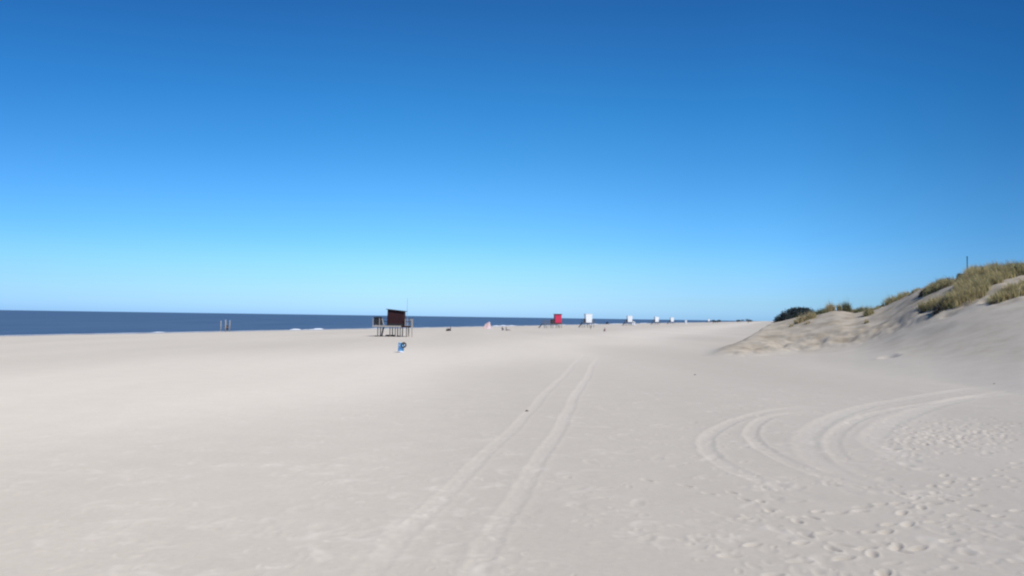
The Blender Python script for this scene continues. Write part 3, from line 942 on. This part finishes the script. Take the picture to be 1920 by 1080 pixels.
# ------------------------------------------------------------------ car at the water's edge
q = hit(1139, 608.2)
car = empty('parked_car', q, R(-14))
def loft(secs, name, mat, parent, bevel=.0):
    """sections along y, each a list of (x,z)"""
    mb = MB(); n = len(secs[0][1]); vs = []; fs = []
    for y, pr in secs:
        vs += [(x, y, z) for x, z in pr]
    for i in range(len(secs) - 1):
        for k in range(n):
            fs.append((i * n + k, i * n + (k + 1) % n, (i + 1) * n + (k + 1) % n, (i + 1) * n + k))
    fs.append(tuple(range(n))); fs.append(tuple((len(secs) - 1) * n + k for k in reversed(range(n))))
    return mb.add(vs, fs).build(name, mat, parent, smooth=False, bevel=bevel)
lo = lambda wd, zb, zt: [(-wd, zb), (-wd * 1.02, (zb + zt) / 2), (-wd * .93, zt), (wd * .93, zt), (wd * 1.02, (zb + zt) / 2), (wd, zb)]
loft([(-2.15, lo(.84, .45, .95)), (-2.0, lo(.9, .36, 1.05)), (-.4, lo(.92, .34, 1.08)), (1.2, lo(.92, .34, 1.05)), (2.1, lo(.84, .40, .85)), (2.2, lo(.78, .45, .75))], 'body', M['navy'], car)
loft([(-1.98, lo(.84, 1.04, 1.10)), (-1.72, lo(.80, 1.06, 1.74)), (-.2, lo(.80, 1.06, 1.80)), (.65, lo(.80, 1.05, 1.72)), (1.35, lo(.84, 1.03, 1.08))], 'cabin', M['navy'], car)
mb = MB(); mb.add([(-.66, -1.94, 1.18), (.66, -1.94, 1.18), (.62, -1.765, 1.64), (-.62, -1.765, 1.64)], [(0, 1, 2, 3)]); mb.build('rear_window', M['glass'], car)
mb = MB(); mb.add([(-.66, 1.27, 1.14), (.66, 1.27, 1.14), (.62, .74, 1.66), (-.62, .74, 1.66)], [(3, 2, 1, 0)]); mb.build('windscreen', M['glass'], car)
for sgn in (-1, 1):
    mb = MB(); mb.add([(sgn * .835, -1.5, 1.16), (sgn * .835, .75, 1.16), (sgn * .79, .45, 1.62), (sgn * .79, -1.45, 1.62)], [(0, 1, 2, 3)]); mb.build('side_window', M['glass'], car)
    MB().box((sgn * .72, -2.16, .86), (.2, .06, .18)).build('tail_light', M['tail'], car)
    MB().box((sgn * .62, 2.19, .68), (.24, .06, .12)).build('headlight', M['white_plastic'], car)
    for y in (-1.35, 1.35):
        wh = MB().tube([(sgn * .72, y, .34), (sgn * .94, y, .34)], .34, 20).build('wheel', M['rubber'], car)
        MB().tube([(sgn * .90, y, .34), (sgn * .955, y, .34)], .2, 14).build('rim', M['steel'], wh)
MB().box((0, -2.19, .5), (1.5, .1, .16)).build('bumper', M['cloth_dark'], car)
tag(car, 'dark navy car parked at the water edge, seen from behind', 'car')

# ------------------------------------------------------------------ people
def skin_mesh(name, pts, edges, mat, parent, sub=1):
    """one continuous surface grown round connected joints: pts = [(xyz, radius)]"""
    me = bpy.data.meshes.new(name)
    bm = bmesh.new()
    lay = bm.verts.layers.skin.verify()
    vs = [bm.verts.new(p) for p, r in pts]
    for a, b in edges:
        bm.edges.new((vs[a], vs[b]))
    for v, (p, r) in zip(vs, pts):
        v[lay].radius = (r, r) if not hasattr(r, '__len__') else r
    vs[0][lay].use_root = True
    bm.to_mesh(me); bm.free()
    o = bpy.data.objects.new(name + '_tmp', me); COL.objects.link(o)
    o.modifiers.new('skin', 'SKIN').use_smooth_shade = True
    sb = o.modifiers.new('sub', 'SUBSURF'); sb.levels = sub; sb.render_levels = sub
    dg = bpy.context.evaluated_depsgraph_get(); dg.update()
    nm = bpy.data.meshes.new_from_object(o.evaluated_get(dg)); nm.name = name
    bpy.data.objects.remove(o, do_unlink=True); bpy.data.meshes.remove(me)
    nm.materials.clear(); nm.materials.append(mat)
    r = bpy.data.objects.new(name, nm); COL.objects.link(r)
    if parent is not None: r.parent = parent
    return r


def make_person(loc, rz, pose, top, bottom, label, group=None):
    """figure facing local -y; pose 'sit' (legs bent or stretched) or 'stand'"""
    root = empty('person', loc, rz)
    if pose == 'stand':
        pel = Vector((0, 0, .92)); lean = 0.02
        knees = [Vector((-.10, -.03, .50)), Vector((.12, .02, .50))]
        ank = [Vector((-.11, .0, .08)), Vector((.14, .08, .08))]
        hands = [Vector((-.26, -.08, .80)), Vector((.27, -.02, .80))]; elb = [Vector((-.25, .04, 1.08)), Vector((.26, .05, 1.08))]
    elif pose == 'sit':
        pel = Vector((0, 0, .13)); lean = .05
        knees = [Vector((-.13, -.40, .46)), Vector((.13, -.40, .44))]
        ank = [Vector((-.11, -.62, .07)), Vector((.12, -.64, .07))]
        hands = [Vector((-.10, -.46, .50)), Vector((.11, -.45, .50))]; elb = [Vector((-.25, -.15, .42)), Vector((.26, -.15, .42))]
    else:                                   # legs stretched out, leaning back on the hands
        pel = Vector((0, 0, .13)); lean = .20
        knees = [Vector((-.10, -.46, .20)), Vector((.12, -.45, .26))]
        ank = [Vector((-.10, -.88, .07)), Vector((.13, -.86, .07))]
        hands = [Vector((-.30, .34, .04)), Vector((.32, .34, .04))]; elb = [Vector((-.30, .28, .30)), Vector((.31, .28, .30))]
    sp = pel + Vector((0, lean * .5, .25)); ch = pel + Vector((0, lean, .42)); nk = pel + Vector((0, lean * 1.05, .57)); hd = nk + Vector((0, -.03, .13)); tpv = hd + Vector((0, -.01, .10))
    P = [(pel, (.15, .11)), (sp, (.14, .10)), (ch, (.16, .11)), (nk, .055), (hd, (.078, .095)), (tpv, (.06, .07))]
    E = [(0, 1), (1, 2), (2, 3), (3, 4), (4, 5)]
    shirt_p = [(pel + Vector((0, 0, .02)), (.165, .125)), (sp, (.155, .115)), (ch, (.175, .125)), (nk - Vector((0, 0, .04)), .085)]; shirt_e = [(0, 1), (1, 2), (2, 3)]
    trs_p = [(pel + Vector((0, 0, .03)), (.17, .13))]; trs_e = []
    for i, sx in enumerate((-1, 1)):
        sh = ch + Vector((sx * .185, 0, .06))
        n = len(P)
        P += [(sh, .052), (elb[i], .042), (hands[i], .030)]
        E += [(2, n), (n, n + 1), (n + 1, n + 2)]
        d = (hands[i] - elb[i]).normalized()
        side = Vector((1, 0, 0)) if abs(d.x) < .8 else Vector((0, 1, 0))
        palm = hands[i] + d * .07
        m = len(P); P.append((palm, (.036, .02))); E.append((n + 2, m))
        for k, (off, ln) in enumerate(((-.03, .072), (-.010, .082), (.010, .078), (.03, .062))):
            b = palm + side * off + d * .015
            mid = b + d * ln * .55 + Vector((0, -.004, -.008)); end = b + d * ln + Vector((0, -.01, -.02))
            q0 = len(P); P += [(b, .009), (mid, .0085), (end, .007)]; E += [(m, q0), (q0, q0 + 1), (q0 + 1, q0 + 2)]
        b = hands[i] + d * .03 - side * sx * .03; q0 = len(P)
        P += [(b, .011), (b + d * .045 - side * sx * .03, .009)]; E += [(n + 2, q0), (q0, q0 + 1)]
        hip = pel + Vector((sx * .095, -.02 if pose != 'stand' else 0, -.03)); n = len(P)
        P += [(hip, .09), (knees[i], .058), (ank[i], .042), (ank[i] + Vector((0, -.15, -.035)), (.042, .028))]
        E += [(0, n), (n, n + 1), (n + 1, n + 2), (n + 2, n + 3)]
        k = len(shirt_p); shirt_p += [(sh, .066), (sh.lerp(elb[i], .55), .058)]; shirt_e += [(2, k), (k, k + 1)]
        k = len(trs_p); trs_p += [(hip, .105), (knees[i], .074), (knees[i].lerp(ank[i], .8), .062)]; trs_e += [(0, k), (k, k + 1), (k + 1, k + 2)]
    body = skin_mesh('body', P, E, M['skin'], root)
    skin_mesh('shirt', shirt_p, shirt_e, top, root)
    skin_mesh('trousers', trs_p, trs_e, bottom, root)
    hp = [(hd + Vector((0, .035, .02)), (.078, .085)), (tpv + Vector((0, .015, .012)), (.074, .08)), (hd + Vector((0, .06, -.07)), (.05, .03))]
    skin_mesh('hair', hp, [(0, 1), (0, 2)], M['hair'], root)
    # face: nose, eyes, mouth in one small mesh each side of the midline
    mb = MB()
    fy = hd.y - .098
    mb.add([(-.014, fy + .006, hd.z - .012), (.014, fy + .006, hd.z - .012), (0, fy - .022, hd.z - .008), (0, fy + .004, hd.z + .035)], [(0, 1, 2), (0, 2, 3), (1, 3, 2), (0, 3, 1)])
    mb.build('nose', M['skin'], root)
    for sx in (-1, 1):
        MB().box((sx * .03, fy + .008, hd.z + .03), (.022, .012, .010)).build('eye', M['hair'], root)
    MB().box((0, fy + .008, hd.z - .045), (.045, .010, .010)).build('mouth', M['cloth_mauve'], root)
    tag(root, label, 'person', group)
    return root


make_person(hit(844.5, 620.2), R(-75), 'sit', M['cloth_blue'], M['cloth_brown'], 'person in slate blue top and brown trousers sitting right of the dark hut')
q = hit(839.5, 620.6)
bag = empty('beach_bag', q, R(15))
mb = MB(); mb.box((0, 0, .22), (.78, .42, .44), taper=(.82, .6)); mb.build('pouch', M['cloth_brown'], bag, bevel=.06)
for y in (-.1, .1):
    MB().tube([(-.2, y, .42), (-.16, y, .58), (0, y, .64), (.16, y, .58), (.2, y, .42)], .018, 6).build('handle', M['cloth_brown'], bag, smooth=True)
tag(bag, 'dark brown bag on the sand beside the sitting person in slate blue', 'bag')
G = 'pair of people sitting on the sand'
make_person(hit(942, 619.6), R(160), 'sit', M['cloth_grey'], M['cloth_grey'], 'left of two grey clad people sitting side by side right of the pink tent', G)
make_person(hit(950.5, 619.8), R(75), 'lounge', M['cloth_grey'], M['cloth_grey'], 'right of two grey clad people, sitting with legs stretched towards the right', G)
make_person(hit(1134, 621.6), R(190), 'sit', M['cloth_mauve'], M['cloth_mauve'], 'person in mauve clothes sitting alone on the sand below the dark car')
make_person(hit(425.8, 621.4), R(20), 'stand', M['cloth_dark'], M['cloth_dark'], 'person in dark clothes standing between two of the pale posts')
make_person(hit(1125.5, 607.8), R(-30), 'stand', M['cloth_blue'], M['cloth_dark'], 'person in blue top standing at the water edge left of the dark car')

# ------------------------------------------------------------------ plants
def blades(roots, hgt, tints, lean=0.45, width=0.030, per=1, wind=(-.25, .1)):
    """grass blades: a bent tapering strip of 2 segments for each root"""
    n = len(roots)
    roots = np.asarray(roots)
    hgt = np.asarray(hgt) * rng.uniform(.55, 1.1, n) * np.where(rng.random(n) < .10, 1.4, 1.0)
    a = rng.uniform(0, 2 * np.pi, n); l = lean * np.abs(rng.normal(0, 1, n)).clip(0, 2)
    dx = np.cos(a) * l + wind[0] * rng.uniform(.3, 1, n); dy = np.sin(a) * l + wind[1] * rng.uniform(.3, 1, n)
    fa = rng.uniform(0, np.pi, n); wx = np.cos(fa) * width / 2; wy = np.sin(fa) * width / 2
    vs = np.zeros((n, 6, 3))
    for k, (t, ww) in enumerate(((0, 1.0), (.55, .8), (1.0, .18))):
        off = t ** 1.8
        cx = roots[:, 0] + dx * hgt * off; cy = roots[:, 1] + dy * hgt * off
        cz = roots[:, 2] + hgt * (t - 0.22 * off * np.minimum(l, 1.2)) - (0.05 if t == 0 else 0)
        vs[:, 2 * k] = np.stack([cx - wx * ww, cy - wy * ww, cz], -1)
        vs[:, 2 * k + 1] = np.stack([cx + wx * ww, cy + wy * ww, cz], -1)
    b = np.arange(n)[:, None] * 6
    fs = np.concatenate([b + np.array([0, 1, 3, 2]), b + np.array([2, 3, 5, 4])], 0)
    tt = np.concatenate([tints, np.ones((n, 1))], 1)
    col = np.repeat(tt[:, None, :], 6, 1).reshape(-1, 4)
    return vs.reshape(-1, 3), fs, col


STRAW = np.array([0.60, 0.50, 0.27]); OLIVE = np.array([0.48, 0.425, 0.205]); GREEN = np.array([0.115, 0.140, 0.085]); TAN = np.array([0.60, 0.49, 0.33])


def pick_tints(n, mix):
    """mix: [(colour, weight)]"""
    c = np.array([m[0] for m in mix]); wt = np.array([m[1] for m in mix], float); wt /= wt.sum()
    k = rng.choice(len(mix), n, p=wt)
    return np.clip(c[k] * rng.uniform(.7, 1.3, (n, 1)) * rng.uniform(.92, 1.08, (n, 3)), 0, 1)


def dune_hit(px, py):
    """ground point seen there, or the crest of the dune when the spot lies just above it"""
    d = ray(px, py + 0.0)
    Y = np.linspace(55, 118, 900); X = d.x / d.y * Y
    el = (terr(X, Y) - CAM.z) / Y
    k = int(np.argmax(el))
    if d.z / d.y > el[k] - 0.0004:
        k = max(0, k - 6)
        return Vector((X[k], Y[k], float(terr(X[k], Y[k]))))
    return hit(px, py)


def grass_tuft(px, py, wpx, hgt, n, mix, label, cat='grass tuft', Yoff=0.0, group=None, name='grass_tuft', lean=.45, depth=None):
    """one tuft rooted where the ground is seen at that spot"""
    h = dune_hit(px, py)
    k = h.y / F
    rx = wpx * k / 2; ry = depth if depth else max(rx * .7, .25)
    q = np.sqrt(rng.random(n)); a = rng.uniform(0, 2 * np.pi, n)
    X = h.x + rx * q * np.cos(a); Y = h.y + Yoff + ry * q * np.sin(a)
    Z = terr(X, Y)
    hh = hgt * (1 - .45 * q ** 2)
    v, f, c = blades(np.stack([X, Y, Z], -1), hh, pick_tints(n, mix), lean)
    base = Vector((h.x, h.y + Yoff, float(terr(h.x, h.y + Yoff))))
    o = np_mesh(name, v - np.array(base), f, M['leaf'], {'tint': ('POINT', 'FLOAT_COLOR', c)}, smooth=False)
    o.location = base
    tag(o, label, cat, group)
    return o


def in_poly(x, y, P):
    c = False; j = len(P) - 1
    for i in range(len(P)):
        if (P[i][1] > y) != (P[j][1] > y) and x < (P[j][0] - P[i][0]) * (y - P[i][1]) / (P[j][1] - P[i][1]) + P[i][0]:
            c = not c
        j = i
    return c


def patch_roots(poly, n, clump):
    xs = [p[0] for p in poly]; ys = [p[1] for p in poly]
    out = []
    tries = 0
    while len(out) < n and tries < n * 12:
        tries += 1
        px = random.uniform(min(xs), max(xs)); py = random.uniform(min(ys), max(ys))
        if not in_poly(px, py, poly): continue
        h = hit(px, py, 50, 130, 700)
        if h is None: continue
        if float(noise(h.x / 1.3, h.y / 1.3, 201)) + random.uniform(-.25, .25) < clump: continue
        out.append(h)
    return out


patch_v, patch_f, patch_c = [], [], []
def add_patch(poly, ntuft, per, hgt, mix, spread=.28, clump=-.25):
    global patch_v
    for h in patch_roots(poly, ntuft, clump):
        m = int(per * random.uniform(.6, 1.4))
        a = rng.uniform(0, 2 * np.pi, m); q = np.sqrt(rng.random(m)) * spread * random.uniform(.7, 1.4)
        X = h.x + q * np.cos(a); Y = h.y + q * np.sin(a); Z = terr(X, Y)
        # one clump leans to one shade
        t = pick_tints(m, mix) * random.uniform(.7, 1.25)
        v, f, c = blades(np.stack([X, Y, Z], -1), np.full(m, hgt * random.uniform(.7, 1.25)), t, .5)
        off = sum(len(x) for x in patch_v)
        patch_v.append(v); patch_f.append(f + off); patch_c.append(c)


mixA = [(STRAW, 2.2), (OLIVE, 3), (GREEN, 1.0), (TAN, .8)]
mixB = [(STRAW, 1.2), (OLIVE, 2), (GREEN, 1.8), (TAN, .6)]
mixC = [(STRAW, 1.6), (OLIVE, 1), (GREEN, .5), (TAN, 1.6)]
big = [(1722, 580), (1742, 575), (1765, 566), (1786, 554), (1800, 540), (1806, 524), (1820, 512), (1840, 505), (1866, 504), (1880, 512), (1905, 506), (1945, 505), (1945, 510),
       (1905, 518), (1878, 530), (1858, 543), (1846, 554), (1828, 562), (1808, 572), (1791, 576), (1765, 580)]
add_patch(big, 520, 40, .74, mixA, spread=.30, clump=-.02)
add_patch([(1860, 505), (1945, 503), (1945, 511), (1905, 519), (1868, 520)], 70, 46, .8, mixB)
add_patch([(1722, 556), (1732, 547), (1745, 539), (1776, 530), (1793, 530), (1775, 540), (1752, 548), (1737, 557)], 85, 44, .55, mixB)
add_patch([(1856, 568), (1872, 558), (1894, 546), (1912, 536), (1945, 528), (1945, 543), (1915, 555), (1890, 562), (1870, 569)], 130, 40, .55, mixA)
o = np_mesh('dune_grass', np.vstack(patch_v), np.vstack(patch_f), M['leaf'], {'tint': ('POINT', 'FLOAT_COLOR', np.vstack(patch_c))}, smooth=False)
tag(o, 'thick olive and straw coloured dune grass covering the top of the dune on the right', 'dune grass', kind='stuff')

G = 'grass tufts along the dune crest'
tuft_specs = [
    # px, py, width px, height m, blades, mix, label
    (1502, 604, 26, .85, 560, mixC, 'straw brown tuft in front of the dark rounded shrub on the dune tail'),
    (1521, 598, 20, .95, 420, mixC, 'pale straw tuft leaning at the right end of the dark rounded shrub'),
    (1540, 588.5, 26, .70, 460, [(GREEN, 3), (OLIVE, 1)], 'dark green low tuft between the pale straw tuft and the tall straw one'),
    (1557, 583.5, 20, 1.15, 420, mixC, 'tall straw coloured tuft, left one on the first hump of the crest'),
    (1575, 580.5, 10, 1.0, 220, mixB, 'small green tuft in the middle of the first hump of the crest'),
    (1589, 580.5, 16, 1.35, 420, [(GREEN, 3), (OLIVE, 1.5)], 'dark green tuft at the right end of the first hump of the crest'),
    (1602, 582, 12, .50, 170, mixC, 'thin pale straggling tuft running down right of the first hump'),
    (1614, 584, 26, .62, 420, [(GREEN, 3), (OLIVE, 1.5)], 'flat dark green band of grass in the dip of the crest'),
    (1629, 591, 20, 1.15, 260, mixB, 'grey green upright tuft standing below the dip of the crest'),
    (1645, 579, 24, .42, 260, mixB, 'short sparse grass on the rising crest right of the dip'),
    (1668, 568.5, 26, .95, 420, mixB, 'wispy tuft at the lower end of the steep crest line'),
    (1690, 558.5, 28, .80, 420, mixA, 'wispy yellowish tuft at the upper end of the steep crest line'),
    (1714, 546.5, 22, .40, 200, mixB, 'short thin grass on the bare shoulder below the upper patches'),
    (1625, 606, 7, .50, 90, mixC, 'single small brown sprig on the bare dune slope below the grey green tuft'),
    (1484, 612.5, 8, .40, 70, mixC, 'tiny brown sprig low on the dune tail, left one of two'),
    (1514, 607, 10, .40, 80, mixC, 'tiny brown sprig low on the dune tail, right one of two'),
]
for sp in tuft_specs:
    grass_tuft(*sp, group=G)


def leaf_shrub(loc, size, n, mix, label, name='shrub', leaf=.09, stems=9, nc=14, flat=None, group=None):
    """twigs from the base carrying many small leaves through an uneven volume"""
    root = empty(name, loc)
    sx_, sy_, sz_ = size
    cent = rng.normal(0, 1, (nc, 3)); cent /= np.linalg.norm(cent, axis=1)[:, None]
    cent[:, 2] = np.abs(cent[:, 2])
    cent *= rng.uniform(.35, .8, (nc, 1))
    k = rng.integers(0, nc, n)
    d = rng.normal(0, 1, (n, 3)); d /= np.linalg.norm(d, axis=1)[:, None]
    p = cent[k] + d * rng.uniform(.05, .42, (n, 1))
    p[:, 2] = np.abs(p[:, 2])
    if flat: p[:, 2] = np.minimum(p[:, 2], flat + .06 * rng.normal(0, 1, n))
    p *= np.array([sx_ / 2, sy_ / 2, sz_])
    bz = terr(loc[0] + p[:, 0], loc[1] + p[:, 1]) - loc[2]
    p[:, 2] += np.minimum(bz, sz_ * .6) + .03
    u = rng.normal(0, 1, (n, 3)); u /= np.linalg.norm(u, axis=1)[:, None]
    v = np.cross(u, rng.normal(0, 1, (n, 3))); v /= np.linalg.norm(v, axis=1)[:, None]
    L_ = leaf * rng.uniform(.6, 1.4, (n, 1)); Wd = L_ * .45
    vs = np.stack([p - u * L_, p + v * Wd, p + u * L_, p - v * Wd], 1).reshape(-1, 3)
    fs = np.arange(4 * n).reshape(-1, 4)
    tints = pick_tints(n, mix) * (rng.uniform(.75, 1.25, nc)[k])[:, None]
    col = np.repeat(np.concatenate([tints, np.ones((n, 1))], 1)[:, None, :], 4, 1).reshape(-1, 4)
    o = np_mesh('foliage', vs, fs, M['leaf'], {'tint': ('POINT', 'FLOAT_COLOR', col)}, smooth=False)
    o.parent = root
    mb = MB()
    for i in range(stems):
        c = cent[i % nc] * np.array([sx_ / 2, sy_ / 2, sz_])
        mb.tube([(c[0] * .25, c[1] * .25, -.15), (c[0] * .6, c[1] * .6, c[2] * .55), tuple(c)], [.035, .025, .012], 6)
    mb.build('stem', M['grey_wood'], root)
    tag(root, label, 'shrub', group)
    return root


DK = np.array([0.066, 0.090, 0.096]); DK2 = np.array([0.080, 0.098, 0.085]); TW = np.array([0.085, 0.070, 0.055])
q = at(1500, 600, 107.0); q.z = float(terr(q.x, q.y)); top_ = at(1500, 568, 107.0).z
leaf_shrub((q.x, q.y, q.z), (5.0, 2.6, (top_ - q.z) / 1.12), 13000, [(DK, 3), (DK2, 1)], 'wide dark blue green rounded shrub at the low left end of the dune', nc=60, leaf=.11, flat=.72)
q = at(1468, 603, 106.0); q.z = float(terr(q.x, q.y)); top_ = at(1468, 581, 106.0).z
leaf_shrub((q.x, q.y, q.z), (2.6, 1.8, max(.6, (top_ - q.z) / 1.15)), 3600, [(DK, 3), (DK2, 1)], 'low dark shrub trailing down to the left tip of the dune', nc=30)
for px, py, sz, n, mix, lab in (
        (1768, 578, (2.6, 1.2, .85), 2000, [(DK2, 2), (TW, 2)], 'dark twiggy brown shrub under the lower left corner of the big grass patch'),
        (1742, 578.5, (2.2, 1.0, .62), 1500, [(DK2, 2), (TW, 2), (OLIVE, 1)], 'low grey green shrub at the left foot of the big grass patch'),
        (1730, 555, (1.0, .7, .75), 800, [(DK, 2), (TW, 1)], 'small dark shrub at the left end of the upper small grass patch'),
        (1800, 523, (1.1, .8, .7), 900, [(DK2, 3), (OLIVE, 1)], 'dark green shrub on the skyline at the left edge of the big grass patch'),
        (1904, 517, (1.0, .8, 1.15), 900, [(GREEN, 3), (OLIVE, 1)], 'upright dark green shrub on the skyline at the far right'),
        (1866, 569, (1.5, .5, .22), 500, [(TW, 2), (OLIVE, 1)], 'flat brown shrub lying at the foot of the lower right grass patch')):
    h = dune_hit(px, py)
    leaf_shrub(tuple(h), sz, n, mix, lab, leaf=.06)

# far off things near the horizon
def far_tree(px, pyb, pyt, wpx, Y, label, name='tree'):
    b = at(px, pyb, Y); t = at(px, pyt, Y)
    gz_ = float(terr(b.x, b.y)); hgt = t.z - gz_
    wd = wpx * Y / F
    root = empty(name, (b.x, b.y, gz_))
    n = 900
    c = rng.normal(0, 1, (7, 3)) * np.array([wd * .24, wd * .15, hgt * .10]); c[:, 2] += hgt * .66
    k = rng.integers(0, 7, n)
    p = c[k] + rng.normal(0, 1, (n, 3)) * np.array([wd * .12, wd * .12, hgt * .11])
    p[:, 2] = np.clip(p[:, 2], hgt * .1, hgt * 1.02)
    u = rng.normal(0, 1, (n, 3)); u /= np.linalg.norm(u, axis=1)[:, None]
    v = np.cross(u, rng.normal(0, 1, (n, 3))); v /= np.linalg.norm(v, axis=1)[:, None]
    L_ = rng.uniform(.25, .5, (n, 1))
    vs = np.stack([p - u * L_, p + v * L_ * .5, p + u * L_, p - v * L_ * .5], 1).reshape(-1, 3)
    t_ = pick_tints(n, [(np.array([.12, .155, .18]), 2), (np.array([.13, .155, .17]), 1)])  # distance haze mixed into the leaf colours
    col = np.repeat(np.concatenate([t_, np.ones((n, 1))], 1)[:, None, :], 4, 1).reshape(-1, 4)
    o = np_mesh('crown', vs, np.arange(4 * n).reshape(-1, 4), M['leaf'], {'tint': ('POINT', 'FLOAT_COLOR', col)}, smooth=False); o.parent = root
    mb = MB(); mb.tube([(-.1 * wd, 0, -.3), (-.06 * wd, 0, hgt * .35), (0, 0, hgt * .7)], [.22, .16, .08], 8)
    mb.tube([(-.06 * wd, 0, hgt * .35), (wd * .2, 0, hgt * .7)], [.12, .06], 6); mb.tube([(-.07 * wd, 0, hgt * .3), (-wd * .25, .2, hgt * .7)], [.12, .06], 6)
    mb.build('trunk', M['grey_wood'], root)
    tag(root, label, 'tree' if name == 'tree' else 'bush')
    return root


far_tree(1338, 604.5, 600.2, 8, 860, 'far grey bush directly right of the tiny far white hut', 'bush')
far_tree(1346, 604.2, 599.8, 9, 880, 'far dark bush right of the grey one near the tiny white hut', 'bush')
far_tree(1384, 603.0, 599.6, 7, 1150, 'very small far bush on the horizon between two larger dark ones', 'bush')
far_tree(1404, 603.4, 598.4, 15, 1050, 'far flat topped tree on the horizon left of the dune tip')

# bits lying on the sand
for px, py, sz, lab in ((988, 771, .07, 'small dark scrap of dry seaweed beside the left wheel track'),
                        (1303, 703, .07, 'small dark scrap of dry seaweed on the flat sand below the dune tail'),
                        (1864, 720, .05, 'small dark scrap of dry seaweed on the sand at the right by the wheel tracks')):
    h = hit(px, py)
    wr = MB()
    for k in range(9):
        a = random.uniform(0, 6.28); l = sz * random.uniform(.5, 1.1)
        wr.tube([(math.cos(a) * l, math.sin(a) * l, .01), (math.cos(a + .5) * l * .4, math.sin(a + .5) * l * .4, sz * random.uniform(.25, .55)), (math.cos(a + 2.6) * l, math.sin(a + 2.6) * l, .01)],
                [sz * .10, sz * .16, sz * .08], 6)
    o = wr.build('seaweed', M['weed'], None, smooth=True); o.location = h
    tag(o, lab, 'seaweed', 'scraps of seaweed on the sand')
